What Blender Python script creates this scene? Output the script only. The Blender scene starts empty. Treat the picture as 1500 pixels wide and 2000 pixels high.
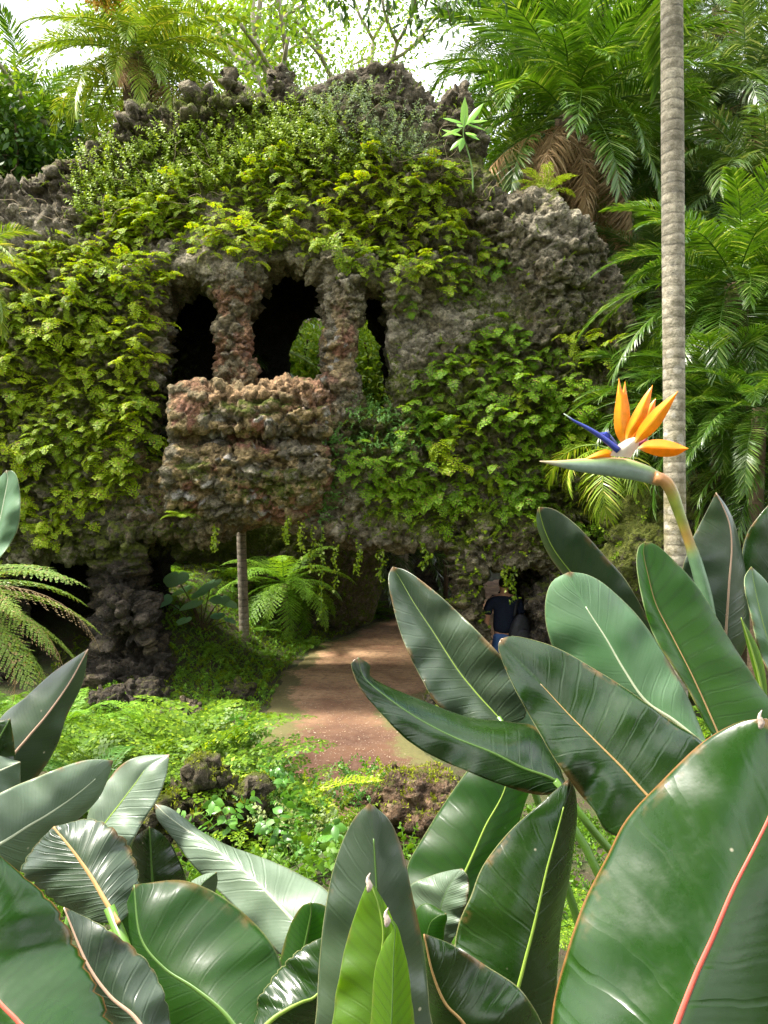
import bpy, math, random
import numpy as np
from mathutils import Vector, Matrix, Euler

# ------------------------------------------------------------------ camera, sky, sun
SC = bpy.context.scene
COL = SC.collection
CAMZ = 2.65
F = 1500.0
cam_d = bpy.data.cameras.new('camera')
cam = bpy.data.objects.new('camera', cam_d); COL.objects.link(cam)
cam.location = (0, 0, CAMZ); cam.rotation_euler = (math.radians(90), 0, 0)
cam_d.sensor_fit = 'HORIZONTAL'; cam_d.sensor_width = 36; cam_d.lens = 36.0
cam_d.clip_start = 0.05; cam_d.clip_end = 600
SC.camera = cam
SUN_EL, SUN_AZ = 60, 266          # azimuth: direction the light comes from, clockwise from +Y
w = bpy.data.worlds.new('World'); SC.world = w; w.use_nodes = True
nt = w.node_tree; nt.nodes.clear()
sky = nt.nodes.new('ShaderNodeTexSky'); sky.sky_type = 'NISHITA'; sky.sun_disc = False
sky.sun_elevation = math.radians(SUN_EL); sky.sun_rotation = math.radians(SUN_AZ)
sky.air_density = 1.0; sky.dust_density = 4.5; sky.ozone_density = 0.6
bg = nt.nodes.new('ShaderNodeBackground'); bg.inputs[1].default_value = 0.15
wo = nt.nodes.new('ShaderNodeOutputWorld')
tc = nt.nodes.new('ShaderNodeTexCoord'); cn = nt.nodes.new('ShaderNodeTexNoise'); cn.inputs['Scale'].default_value = 2.6; cn.inputs['Detail'].default_value = 6
cr_ = nt.nodes.new('ShaderNodeValToRGB'); cr_.color_ramp.elements[0].position = .36; cr_.color_ramp.elements[1].position = .56
mx = nt.nodes.new('ShaderNodeMix'); mx.data_type = 'RGBA'; mx.inputs[7].default_value = (7.2, 7.3, 7.4, 1)   # broken white cloud
nt.links.new(tc.outputs['Generated'], cn.inputs['Vector']); nt.links.new(cn.outputs['Fac'], cr_.inputs[0]); nt.links.new(cr_.outputs[0], mx.inputs[0])
nt.links.new(sky.outputs[0], mx.inputs[6]); nt.links.new(mx.outputs[2], bg.inputs[0]); nt.links.new(bg.outputs[0], wo.inputs[0])
sl = bpy.data.lights.new('sun', 'SUN'); sl.energy = 4.2; sl.angle = math.radians(9); sl.color = (1, .95, .86)
so = bpy.data.objects.new('sun', sl); COL.objects.link(so)
_el, _az = math.radians(SUN_EL), math.radians(SUN_AZ)
sdir = Vector((math.sin(_az) * math.cos(_el), math.cos(_az) * math.cos(_el), math.sin(_el)))
so.rotation_euler = sdir.to_track_quat('Z', 'Y').to_euler(); so.location = (0, 0, 30)
SC.view_settings.view_transform = 'Standard'; SC.view_settings.look = 'None'
SC.view_settings.exposure = 1.6; SC.view_settings.gamma = 1.0
SC.cycles.max_bounces = 7; SC.cycles.transparent_max_bounces = 6
SC.cycles.diffuse_bounces = 3; SC.cycles.glossy_bounces = 3

rng = np.random.default_rng(7)
PI = math.pi

def U(px, py, d):
    return np.array([(px - 750.0) / F * d, d, CAMZ + (1000.0 - py) / F * d])

# ------------------------------------------------------------------ noise
def _h(ix, iy, iz, seed):
    a = (ix.astype(np.int64) * 374761393 + iy.astype(np.int64) * 668265263 + iz.astype(np.int64) * 2147483647 + seed * 974634777) & 0xFFFFFFFF
    a = ((a ^ (a >> 13)) * 1274126177) & 0xFFFFFFFF
    a = ((a ^ (a >> 16)) * 2246822519) & 0xFFFFFFFF
    return ((a ^ (a >> 15)) & 0xFFFFFF) / float(0xFFFFFF)

def vnoise(P, seed=0):
    I = np.floor(P).astype(np.int64); f = P - I; u = f * f * (3 - 2 * f)
    r = 0
    for dx in (0, 1):
        for dy in (0, 1):
            for dz in (0, 1):
                wgt = (u[:, 0] if dx else 1 - u[:, 0]) * (u[:, 1] if dy else 1 - u[:, 1]) * (u[:, 2] if dz else 1 - u[:, 2])
                r = r + wgt * _h(I[:, 0] + dx, I[:, 1] + dy, I[:, 2] + dz, seed)
    return r

def fbm(P, octv=4, seed=0):
    r = 0; a = .5; t = 0
    for k in range(octv):
        r = r + a * vnoise(P * (2.03 ** k) + 17.3 * k, seed + k); t += a; a *= .5
    return r / t

def worley(P, cell, seed=0):
    Q = P / cell; I = np.floor(Q).astype(np.int64)
    f1 = np.full(len(P), 9.0); f2 = np.full(len(P), 9.0); cid = np.zeros(len(P)); off = np.zeros((len(P), 3))
    for dx in (-1, 0, 1):
        for dy in (-1, 0, 1):
            for dz in (-1, 0, 1):
                J = I + np.array([dx, dy, dz])
                c = np.stack([_h(J[:, 0], J[:, 1], J[:, 2], seed + s) for s in (1, 2, 3)], 1) + J
                d = np.sqrt(((Q - c) ** 2).sum(1))
                new = d < f1
                f2 = np.where(new, f1, np.minimum(f2, d))
                off = np.where(new[:, None], Q - c, off)
                cid = np.where(new, _h(J[:, 0], J[:, 1], J[:, 2], seed + 9), cid)
                f1 = np.where(new, d, f1)
    g = np.stack([np.sin(cid * 91.7), np.cos(cid * 57.3), np.sin(cid * 133.1 + 1)], 1)
    return f1, f2, cid, (off * g).sum(1)

def sstep(a, b, x):
    t = np.clip((x - a) / (b - a), 0, 1); return t * t * (3 - 2 * t)

# ------------------------------------------------------------------ objects
def props(o, label=None, cat=None, group=None, kind=None):
    if label: o['label'] = label
    if cat: o['category'] = cat
    if group: o['group'] = group
    if kind: o['kind'] = kind
    return o

def mesh(name, V, Q=None, T=None, mat=None, smooth=True, cols=None, uv=None, attrs=None):
    V = np.asarray(V, dtype=np.float64)
    Q = np.zeros((0, 4), int) if Q is None or len(Q) == 0 else np.asarray(Q, int)
    T = np.zeros((0, 3), int) if T is None or len(T) == 0 else np.asarray(T, int)
    me = bpy.data.meshes.new(name)
    me.vertices.add(len(V)); me.vertices.foreach_set('co', V.ravel())
    L = np.concatenate([Q.ravel(), T.ravel()]).astype(np.int32)
    me.loops.add(len(L)); me.loops.foreach_set('vertex_index', L)
    nf = len(Q) + len(T); me.polygons.add(nf)
    st = np.concatenate([np.arange(len(Q)) * 4, len(Q) * 4 + np.arange(len(T)) * 3]).astype(np.int32)
    me.polygons.foreach_set('loop_start', st)
    me.polygons.foreach_set('use_smooth', np.full(nf, bool(smooth)))
    if cols is not None:
        ca = me.color_attributes.new('Col', 'FLOAT_COLOR', 'POINT')
        c4 = np.ones((len(V), 4)); c4[:, :3] = cols; ca.data.foreach_set('color', c4.ravel())
    if attrs:
        for k, a in attrs.items():
            at = me.attributes.new(k, 'FLOAT', 'POINT'); at.data.foreach_set('value', np.asarray(a, float))
    if uv is not None:
        ul = me.uv_layers.new(name='UVMap'); ul.data.foreach_set('uv', np.asarray(uv)[L].ravel())
    me.update(calc_edges=True); me.validate()
    if mat: me.materials.append(mat)
    return me

def link(name, me, parent=None):
    o = bpy.data.objects.new(name, me); COL.objects.link(o)
    if parent is not None: o.parent = parent
    return o

def empty(name, loc=(0, 0, 0), rot=(0, 0, 0), label=None, cat=None, group=None):
    o = bpy.data.objects.new(name, None); COL.objects.link(o)
    o.location = loc; o.rotation_euler = rot; o.empty_display_size = .1
    return props(o, label, cat, group)

def copy_tree(o, parent=None):
    c = o.copy(); COL.objects.link(c)
    if parent is not None: c.parent = parent
    for ch in list(o.children): copy_tree(ch, c)
    return c

class MB:
    """collects pieces of one mesh"""
    def __init__(s): s.V = []; s.Q = []; s.T = []; s.C = []; s.n = 0
    def add(s, V, Q=None, T=None, col=None):
        V = np.asarray(V, float)
        if Q is not None and len(Q): s.Q.append(np.asarray(Q, int) + s.n)
        if T is not None and len(T): s.T.append(np.asarray(T, int) + s.n)
        s.V.append(V); s.n += len(V)
        if col is not None: s.C.append(np.broadcast_to(np.asarray(col, float), (len(V), 3)))
        return s
    def arrays(s):
        V = np.concatenate(s.V) if s.V else np.zeros((0, 3))
        Q = np.concatenate(s.Q) if s.Q else None
        T = np.concatenate(s.T) if s.T else None
        return V, Q, T
    def mesh(s, name, mat, smooth=True):
        V, Q, T = s.arrays()
        return mesh(name, V, Q, T, mat, smooth, cols=np.concatenate(s.C) if s.C else None)

def resample(P, n):
    """Catmull-Rom through P, n points equally spaced along it"""
    P = np.asarray(P, float)
    E = np.vstack([2 * P[0] - P[1], P, 2 * P[-1] - P[-2]])
    out = []
    for i in range(len(P) - 1):
        t = np.linspace(0, 1, 16, endpoint=False)[:, None]
        a, b, c, d = E[i], E[i + 1], E[i + 2], E[i + 3]
        out.append(.5 * (2 * b + (c - a) * t + (2 * a - 5 * b + 4 * c - d) * t ** 2 + (3 * b - a - 3 * c + d) * t ** 3))
    out.append(P[-1:]); X = np.vstack(out)
    s = np.concatenate([[0], np.cumsum(np.linalg.norm(np.diff(X, axis=0), axis=1))])
    q = np.linspace(0, s[-1], n)
    return np.stack([np.interp(q, s, X[:, k]) for k in range(X.shape[1])], 1)

def tube(P, ra, rb=None, ns=8, ref=(0, 1, 0), cap=True):
    """elliptic tube along P; ra across (perpendicular to ref), rb along ref"""
    P = np.asarray(P, float); n = len(P)
    ra = np.broadcast_to(np.asarray(ra, float), (n,)); rb = ra if rb is None else np.broadcast_to(np.asarray(rb, float), (n,))
    Tn = np.gradient(P, axis=0); Tn /= np.linalg.norm(Tn, axis=1)[:, None] + 1e-9
    ref = np.asarray(ref, float)
    A = np.cross(Tn, ref)
    bad = np.linalg.norm(A, axis=1) < .15
    A[bad] = np.cross(Tn[bad], np.array([1, .2, 0]))
    A /= np.linalg.norm(A, axis=1)[:, None] + 1e-9
    B = np.cross(A, Tn)
    th = np.arange(ns) * 2 * PI / ns
    V = (P[:, None] + A[:, None] * (np.cos(th)[None, :, None] * ra[:, None, None]) + B[:, None] * (np.sin(th)[None, :, None] * rb[:, None, None])).reshape(-1, 3)
    i = np.arange(n - 1)[:, None] * ns; j = np.arange(ns)[None]; k = (j + 1) % ns
    Q = np.stack([i + j, i + k, i + ns + k, i + ns + j], -1).reshape(-1, 4)
    T = None
    if cap:
        V = np.vstack([V, P[0], P[-1]]); c0, c1 = n * ns, n * ns + 1
        T = [(c0, (a + 1) % ns, a) for a in range(ns)] + [(c1, (n - 1) * ns + a, (n - 1) * ns + (a + 1) % ns) for a in range(ns)]
    return V, Q, T

def norm(a): return a / (np.linalg.norm(a, axis=-1, keepdims=True) + 1e-9)

def leafquads(P, D, Wd, ln, wd, droop=0.0, fold=.0):
    """n little leaves: position P, direction D, width direction Wd; two quads each (rhombic, bent)"""
    n = len(P); ln = np.broadcast_to(ln, (n,))[:, None]; wd = np.broadcast_to(wd, (n,))[:, None]
    dn = np.array([0, 0, -1.0])
    a = P; m = P + D * ln * .45 + dn * (droop * ln * .1); t = P + D * ln + dn * (droop * ln * .45)
    l = m + Wd * wd * .5; r = m - Wd * wd * .5
    V = np.stack([a, r, t, l], 1).reshape(-1, 3)
    Q = np.arange(n * 4).reshape(n, 4)
    return V, Q

def rotm(V, rz=0, ry=0, rx=0, s=1, loc=(0, 0, 0)):
    M = np.array(Euler((rx, ry, rz)).to_matrix())
    return (V * s) @ M.T + np.asarray(loc)

# ------------------------------------------------------------------ materials
def newmat(name):
    m = bpy.data.materials.new(name); m.use_nodes = True
    t = m.node_tree; t.nodes.clear()
    out = t.nodes.new('ShaderNodeOutputMaterial'); p = t.nodes.new('ShaderNodeBsdfPrincipled')
    t.links.new(p.outputs[0], out.inputs[0])
    return m, t, p, out

def N(t, typ, **kw):
    n = t.nodes.new(typ)
    for k, v in kw.items(): setattr(n, k, v)
    return n

def mix(t, fac, a, b, mode='MIX'):
    n = N(t, 'ShaderNodeMix', data_type='RGBA', blend_type=mode)
    for i, v in ((0, fac), (6, a), (7, b)):
        if isinstance(v, bpy.types.NodeSocket): t.links.new(v, n.inputs[i])
        elif i == 0: n.inputs[0].default_value = v
        else: n.inputs[i].default_value = (*v, 1)
    return n.outputs[2]

def math_(t, op, a, b=None, c=None):
    n = N(t, 'ShaderNodeMath', operation=op)
    for i, v in enumerate((a, b, c)):
        if v is None: continue
        if isinstance(v, bpy.types.NodeSocket): t.links.new(v, n.inputs[i])
        else: n.inputs[i].default_value = v
    return n.outputs[0]

def ramp(t, fac, stops):
    n = N(t, 'ShaderNodeValToRGB'); cr = n.color_ramp
    while len(cr.elements) < len(stops): cr.elements.new(.5)
    for e, (p, c) in zip(cr.elements, stops):
        e.position = p; e.color = (*c, 1) if not isinstance(c, (int, float)) else (c, c, c, 1)
    t.links.new(fac, n.inputs[0]); return n.outputs[0]

def noise(t, scale, detail=3, vec=None, rough=.55):
    n = N(t, 'ShaderNodeTexNoise'); n.inputs['Scale'].default_value = scale; n.inputs['Detail'].default_value = detail
    n.inputs['Roughness'].default_value = rough
    if vec is None: vec = N(t, 'ShaderNodeTexCoord').outputs['Object']
    t.links.new(vec, n.inputs['Vector']); return n.outputs['Fac']

def foliage(name, c1, c2, c3=None, trans=.35, rough=.5, spec=.35, nscale=3.0, tcol=None):
    m, t, p, out = newmat(name)
    isl = N(t, 'ShaderNodeNewGeometry').outputs['Random Per Island']
    oi = N(t, 'ShaderNodeObjectInfo').outputs['Random']
    f = math_(t, 'ADD', math_(t, 'MULTIPLY', isl, .55), math_(t, 'MULTIPLY', noise(t, nscale, 2), .45))
    c = mix(t, f, c1, c2)
    if c3: c = mix(t, ramp(t, math_(t, 'FRACT', math_(t, 'MULTIPLY', isl, 7.31)), [(.86, 0.0), (.97, 1.0)]), c, c3)
    c = mix(t, 1.0, c, ramp(t, oi, [(0, (.72, .78, .8)), (1, (1.18, 1.1, 1.0))]), 'MULTIPLY')
    t.links.new(c, p.inputs['Base Color']); p.inputs['Roughness'].default_value = rough
    p.inputs['Specular IOR Level'].default_value = spec
    if trans > 0:
        tr = N(t, 'ShaderNodeBsdfTranslucent'); ms = N(t, 'ShaderNodeMixShader'); ms.inputs[0].default_value = trans
        tc = mix(t, 1.0, c, tcol or (1.5, 1.35, .5), 'MULTIPLY'); t.links.new(tc, tr.inputs[0])
        t.links.new(p.outputs[0], ms.inputs[1]); t.links.new(tr.outputs[0], ms.inputs[2]); t.links.new(ms.outputs[0], out.inputs[0])
    return m

def plain(name, c1, c2, scale=8, rough=.85, bump=.3, bscale=30, spec=.2, bdist=.01, stretch=None):
    m, t, p, out = newmat(name)
    vec = N(t, 'ShaderNodeTexCoord').outputs['Object']
    if stretch:
        mp = N(t, 'ShaderNodeMapping'); mp.inputs['Scale'].default_value = stretch; t.links.new(vec, mp.inputs[0]); vec = mp.outputs[0]
    t.links.new(mix(t, noise(t, scale, 5, vec), c1, c2), p.inputs['Base Color'])
    p.inputs['Roughness'].default_value = rough; p.inputs['Specular IOR Level'].default_value = spec
    b = N(t, 'ShaderNodeBump'); b.inputs['Strength'].default_value = bump; b.inputs['Distance'].default_value = bdist
    t.links.new(noise(t, bscale, 5, vec), b.inputs['Height']); t.links.new(b.outputs[0], p.inputs['Normal'])
    return m

def rockmat():
    m, t, p, out = newmat('lava_rock')
    a = N(t, 'ShaderNodeVertexColor', layer_name='Col').outputs[0]
    n1 = noise(t, 14, 6, rough=.7); n2 = noise(t, 55, 4, rough=.7)
    c = mix(t, 1.0, a, ramp(t, n1, [(.30, .42), (.5, 1.0), (.70, 1.7)]), 'MULTIPLY')
    c = mix(t, ramp(t, n2, [(.6, 0.0), (.72, .45)]), c, (.42, .41, .37))
    ms = N(t, 'ShaderNodeAttribute', attribute_name='moss').outputs['Fac']
    mf = ramp(t, math_(t, 'ADD', ms, math_(t, 'MULTIPLY', math_(t, 'SUBTRACT', noise(t, 9, 5, rough=.7), .5), 1.4)), [(.42, 0.0), (.62, 1.0)])
    mc = mix(t, noise(t, 22, 3), (.035, .05, .008), (.15, .17, .02))
    c = mix(t, mf, c, mc)
    c = mix(t, ramp(t, noise(t, 30, 5, rough=.8), [(.36, .75), (.47, 0.0)]), c, (.035, .028, .018))      # pits of the lava
    t.links.new(c, p.inputs['Base Color']); p.inputs['Roughness'].default_value = .9; p.inputs['Specular IOR Level'].default_value = .25
    v = N(t, 'ShaderNodeTexVoronoi'); v.inputs['Scale'].default_value = 19; t.links.new(N(t, 'ShaderNodeTexCoord').outputs['Object'], v.inputs['Vector'])
    h = math_(t, 'ADD', math_(t, 'MULTIPLY', n1, .9), math_(t, 'ADD', math_(t, 'MULTIPLY', n2, .7), math_(t, 'MULTIPLY', v.outputs['Distance'], .9)))
    b = N(t, 'ShaderNodeBump'); b.inputs['Strength'].default_value = 1.0; b.inputs['Distance'].default_value = .06
    t.links.new(h, b.inputs['Height']); t.links.new(b.outputs[0], p.inputs['Normal'])
    return m

ROCK = rockmat()
FERN = foliage('maidenhair', (.095, .215, .005), (.42, .54, .010), (.26, .18, .05), trans=.42, rough=.55, nscale=1.5)
FERN_D = foliage('fern_green', (.04, .12, .008), (.15, .30, .015), None, trans=.35, rough=.5)
HERB = foliage('herb_leaf', (.11, .22, .008), (.34, .45, .02), (.48, .58, .16), trans=.32, rough=.4, nscale=2)
HERB_D = foliage('herb_deep', (.05, .15, .02), (.14, .33, .05), (.26, .42, .16), trans=.3, rough=.35)
HERB_G = foliage('herb_grey', (.14, .22, .06), (.34, .42, .20), (.55, .58, .40), trans=.3, rough=.5)
MOSSL = foliage('moss_leaf', (.05, .11, .006), (.21, .31, .014), (.26, .32, .02), trans=.25, rough=.7, spec=.1)
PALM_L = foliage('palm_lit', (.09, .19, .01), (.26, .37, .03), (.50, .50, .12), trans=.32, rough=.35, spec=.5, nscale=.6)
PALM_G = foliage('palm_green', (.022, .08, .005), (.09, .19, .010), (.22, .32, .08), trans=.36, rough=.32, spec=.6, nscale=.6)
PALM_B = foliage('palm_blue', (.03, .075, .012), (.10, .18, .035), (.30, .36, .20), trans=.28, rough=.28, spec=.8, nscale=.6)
DEAD = foliage('dead_frond', (.24, .15, .07), (.46, .33, .19), (.55, .42, .28), trans=.15, rough=.8, spec=.1, tcol=(1.2, .9, .6))
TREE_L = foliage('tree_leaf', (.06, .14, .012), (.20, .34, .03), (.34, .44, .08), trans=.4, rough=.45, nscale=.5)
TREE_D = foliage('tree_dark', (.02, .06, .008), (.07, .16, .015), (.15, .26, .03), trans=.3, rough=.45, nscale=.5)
TARO = foliage('taro_leaf', (.20, .50, .24), (.38, .66, .36), None, trans=.25, rough=.35, nscale=4)
TWIG = plain('dry_twig', (.20, .15, .09), (.42, .34, .24), 12, .9)
STALK = plain('green_stalk', (.05, .11, .015), (.14, .24, .04), 10, .45, .1, spec=.4)
BARK = plain('pale_bark', (.26, .21, .16), (.50, .44, .36), 5, .9, .5, 20)
BARK_D = plain('dark_bark', (.05, .035, .02), (.14, .10, .06), 7, .95, .8, 18, bdist=.03)

def trunkmat(name, c1, c2, c3, ringscale, moss=0.0, z0=0, z1=1):
    """ringed palm bark: rings, blotches of pale lichen, moss below z1"""
    m, t, p, out = newmat(name)
    co = N(t, 'ShaderNodeTexCoord').outputs['Object']
    sp = N(t, 'ShaderNodeSeparateXYZ'); t.links.new(co, sp.inputs[0])
    nz = noise(t, 9, 4, co, .6)
    ph = math_(t, 'ADD', math_(t, 'MULTIPLY', sp.outputs[2], ringscale), math_(t, 'MULTIPLY', nz, 3.4))
    ring = math_(t, 'SINE', ph)
    c = mix(t, ramp(t, noise(t, 22, 6, co, .75), [(.35, 0.0), (.65, 1.0)]), c1, c2); c = mix(t, ramp(t, noise(t, 3, 4, co, .7), [(.45, 0.0), (.6, .55)]), c, tuple(x * .6 for x in c1))
    c = mix(t, math_(t, 'MULTIPLY', ramp(t, ring, [(.72, 0.0), (.97, .85)]), ramp(t, noise(t, 8, 5, co, .75), [(.38, .15), (.58, 1.0)])), c, tuple(x * .45 for x in c1))
    v = N(t, 'ShaderNodeTexVoronoi'); v.inputs['Scale'].default_value = 9; t.links.new(co, v.inputs['Vector'])
    zf = sstep  # noqa
    mr = N(t, 'ShaderNodeMapRange'); mr.inputs[1].default_value = z0; mr.inputs[2].default_value = z1; mr.inputs[3].default_value = 1; mr.inputs[4].default_value = 0
    t.links.new(sp.outputs[2], mr.inputs[0])
    spots = math_(t, 'MULTIPLY', ramp(t, math_(t, 'ADD', v.outputs['Distance'], math_(t, 'MULTIPLY', nz, .3)), [(.40, .85), (.47, 0.0)]), math_(t, 'ADD', math_(t, 'MULTIPLY', mr.outputs[0], .9), .1))
    c = mix(t, spots, c, c3)
    if moss: c = mix(t, math_(t, 'MULTIPLY', mr.outputs[0], ramp(t, noise(t, 6, 5, co), [(.4, 0.0), (.65, moss)])), c, (.17, .15, .02))
    t.links.new(c, p.inputs['Base Color']); p.inputs['Roughness'].default_value = .85
    b = N(t, 'ShaderNodeBump'); b.inputs['Strength'].default_value = .8; b.inputs['Distance'].default_value = .012
    h = math_(t, 'ADD', math_(t, 'MULTIPLY', ring, -.22), noise(t, 60, 5, co, .7)); t.links.new(h, b.inputs['Height']); t.links.new(b.outputs[0], p.inputs['Normal'])
    return m

# ------------------------------------------------------------------ terrain
def poly_sd(X, Y, poly):
    """signed distance to a polygon (negative inside)"""
    P = np.asarray(poly, float); x = X.ravel(); y = Y.ravel()
    d = np.full(len(x), 1e9); s = np.zeros(len(x), bool)
    for i in range(len(P)):
        a = P[i]; b = P[(i + 1) % len(P)]; e = b - a
        wx = x - a[0]; wy = y - a[1]
        t_ = np.clip((wx * e[0] + wy * e[1]) / (e @ e + 1e-12), 0, 1)
        d = np.minimum(d, (wx - e[0] * t_) ** 2 + (wy - e[1] * t_) ** 2)
        if a[1] != b[1]:
            c = ((a[1] > y) != (b[1] > y)) & (x < (b[0] - a[0]) * (y - a[1]) / (b[1] - a[1]) + a[0])
            s ^= c
    return (np.sqrt(d) * np.where(s, -1, 1)).reshape(X.shape)

PATH = [(-1.6, 6.3), (.9, 6.3), (.8, 7.0), (.7, 7.6), (.5, 8.4), (.42, 10.2), (.9, 11.2), (1.3, 10.9), (1.45, 10.2), (2.5, 10.2), (2.8, 12),
        (3.6, 14), (5.0, 18), (6.6, 25), (7, 36), (3.5, 36), (2.9, 26), (1.7, 22.5), (-.2, 18.6), (-1.35, 15.2), (-1.72, 12.4), (-1.62, 10.3), (-1.55, 8.2), (-1.6, 7)]

def th(x, y):
    x = np.asarray(x, float); y = np.asarray(y, float)
    sd = poly_sd(x, y, PATH)
    z = 1.12 * sstep(6.9, 2.3, y)
    z = z + .62 * np.exp(-((x + 2.1) / 1.1) ** 2 - ((y - 5.4) / 1.0) ** 2) * sstep(-.2, -1.2, x)
    z = np.maximum(z, 0)
    off = sstep(0.05, 2.4, sd)
    z = z + off * (1.0 * sstep(11, 14.5, y) * sstep(2, -4, x) + .9 * sstep(14, 26, y) + .35 * sstep(8, 11, y) + .5 * sstep(3, 6, x) * sstep(5, 9, y))
    z = z + 7.5 * sstep(26, 70, y) + 2.5 * sstep(7, 22, np.abs(x)) * sstep(8, 16, y)
    P = np.stack([x.ravel(), y.ravel(), np.zeros(x.size)], 1)
    z = z + ((fbm(P * .9, 3, 5) - .5) * .5 * (off + .12 * sstep(9, 3, y))).reshape(x.shape[0:]) if x.ndim == 1 else z + ((fbm(P * .9, 3, 5) - .5).reshape(x.shape) * .5 * (off + .12 * sstep(9, 3, y)))
    return z

def gz(x, y): return float(th(np.array([x]), np.array([y]))[0])

def ground_sheet(xs, ys, keep=None, lift=0.0):
    X, Y = np.meshgrid(xs, ys, indexing='ij')
    Z = th(X.ravel(), Y.ravel()).reshape(X.shape)
    P = np.stack([X.ravel(), Y.ravel(), Z.ravel() + lift], 1)
    nx, ny = X.shape
    i = np.arange(nx - 1)[:, None] * ny; j = np.arange(ny - 1)[None]
    Q = np.stack([i + j, i + ny + j, i + ny + j + 1, i + j + 1], -1).reshape(-1, 4)
    return P, Q

# ground
xs = np.concatenate([-np.geomspace(150, 9, 16), np.arange(-8.8, 9, .14), np.geomspace(9.2, 150, 16)])
ys = np.concatenate([[-60, -30, -12, -5], np.arange(-2, 28, .14), np.geomspace(28.4, 260, 16)])
gP, gQ = ground_sheet(xs, ys)
gP[:, 2] += (fbm(gP * np.array([3, 3, 0]), 4, 3) - .5) * .10 * sstep(-.1, .3, poly_sd(gP[:, 0], gP[:, 1], PATH)) 
gm, t, p, out = newmat('forest_floor')
co = N(t, 'ShaderNodeTexCoord').outputs['Object']
c = mix(t, ramp(t, noise(t, 3.2, 6, co, .7), [(.38, 0.0), (.6, 1.0)]), (.07, .045, .025), (.055, .085, .012))
c = mix(t, ramp(t, noise(t, 40, 4, co), [(.58, 0.0), (.7, .6)]), c, (.20, .15, .09))
t.links.new(c, p.inputs['Base Color']); p.inputs['Roughness'].default_value = .95
b = N(t, 'ShaderNodeBump'); b.inputs['Strength'].default_value = 1; b.inputs['Distance'].default_value = .06; t.links.new(noise(t, 18, 8, co, .75), b.inputs['Height']); t.links.new(b.outputs[0], p.inputs['Normal'])
props(link('ground', mesh('ground', gP, gQ, None, gm)), kind='structure')
# path: compacted red earth, mossy margins
pxs = np.arange(-2.6, 7.4, .07); pys = np.arange(4.2, 36.2, .07)
X, Y = np.meshgrid(pxs, pys, indexing='ij')
sd = poly_sd(X, Y, PATH)
wob = (fbm(np.stack([X.ravel() * 2.2, Y.ravel() * 2.2, X.ravel() * 0], 1), 4, 11) - .5).reshape(X.shape) * .5
pP, pQ = ground_sheet(pxs, pys, lift=.012)
ins = (sd + wob * .5).ravel() < .22
pP[:, 2] += (fbm(pP * np.array([5, 5, 0]), 3, 9) - .5) * .03 - .11 * sstep(-.12, .2, (sd + wob * .5).ravel())
keep = ins[pQ].all(1); pQ = pQ[keep]
use = np.unique(pQ); remap = np.zeros(len(pP), int); remap[use] = np.arange(len(use))
medge = sstep(-.75, 0.02, (sd + wob).ravel()) + .42 * np.exp(-((X.ravel() + 1.0) / .6) ** 2 - ((Y.ravel() - 9.5) / 1.3) ** 2) + .25 * np.exp(-((X.ravel() - .1) / .5) ** 2 - ((Y.ravel() - 9.7) / .9) ** 2)
pm, t, p, out = newmat('red_earth')
co = N(t, 'ShaderNodeTexCoord').outputs['Object']
c = mix(t, ramp(t, noise(t, 1.1, 6, co, .65), [(.38, 0.0), (.62, 1.0)]), (.34, .18, .095), (.62, .38, .21))
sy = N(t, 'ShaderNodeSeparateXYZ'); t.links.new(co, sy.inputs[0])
damp_shade = N(t, 'ShaderNodeMapRange'); damp_shade.inputs[1].default_value = 9.6; damp_shade.inputs[2].default_value = 12.8; t.links.new(math_(t, 'ADD', sy.outputs[1], math_(t, 'MULTIPLY', noise(t, .9, 4, co), 1.5)), damp_shade.inputs[0])
c = mix(t, damp_shade.outputs[0], mix(t, 1.0, c, (.19, .145, .125), 'MULTIPLY'), c)   # the near end is bare moist soil, with shade painted in to offset the sun
v = N(t, 'ShaderNodeTexVoronoi'); v.inputs['Scale'].default_value = 24; t.links.new(co, v.inputs['Vector'])
c = mix(t, ramp(t, v.outputs['Distance'], [(.10, .75), (.18, 0.0)]), c, (.52, .42, .32))
c = mix(t, ramp(t, noise(t, 9, 6, co, .75), [(.48, 0.0), (.62, .55)]), c, (.13, .075, .045))
c = mix(t, ramp(t, noise(t, 70, 3, co), [(.6, 0.0), (.72, .5)]), c, (.10, .05, .03))
ms = N(t, 'ShaderNodeAttribute', attribute_name='moss').outputs['Fac']
mf = ramp(t, math_(t, 'ADD', ms, math_(t, 'MULTIPLY', math_(t, 'SUBTRACT', noise(t, 7, 6, co, .75), .5), 1.5)), [(.45, 0.0), (.75, .9)])
c = mix(t, mf, c, mix(t, noise(t, 30, 3, co), (.06, .07, .02), (.17, .15, .045)))
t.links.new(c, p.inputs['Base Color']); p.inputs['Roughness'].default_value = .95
b = N(t, 'ShaderNodeBump'); b.inputs['Strength'].default_value = .8; b.inputs['Distance'].default_value = .02; t.links.new(noise(t, 45, 7, co, .75), b.inputs['Height']); t.links.new(b.outputs[0], p.inputs['Normal'])
props(link('path', mesh('path', pP[use], remap[pQ], None, pm, attrs={'moss': medge[use]})), kind='structure')

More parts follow.
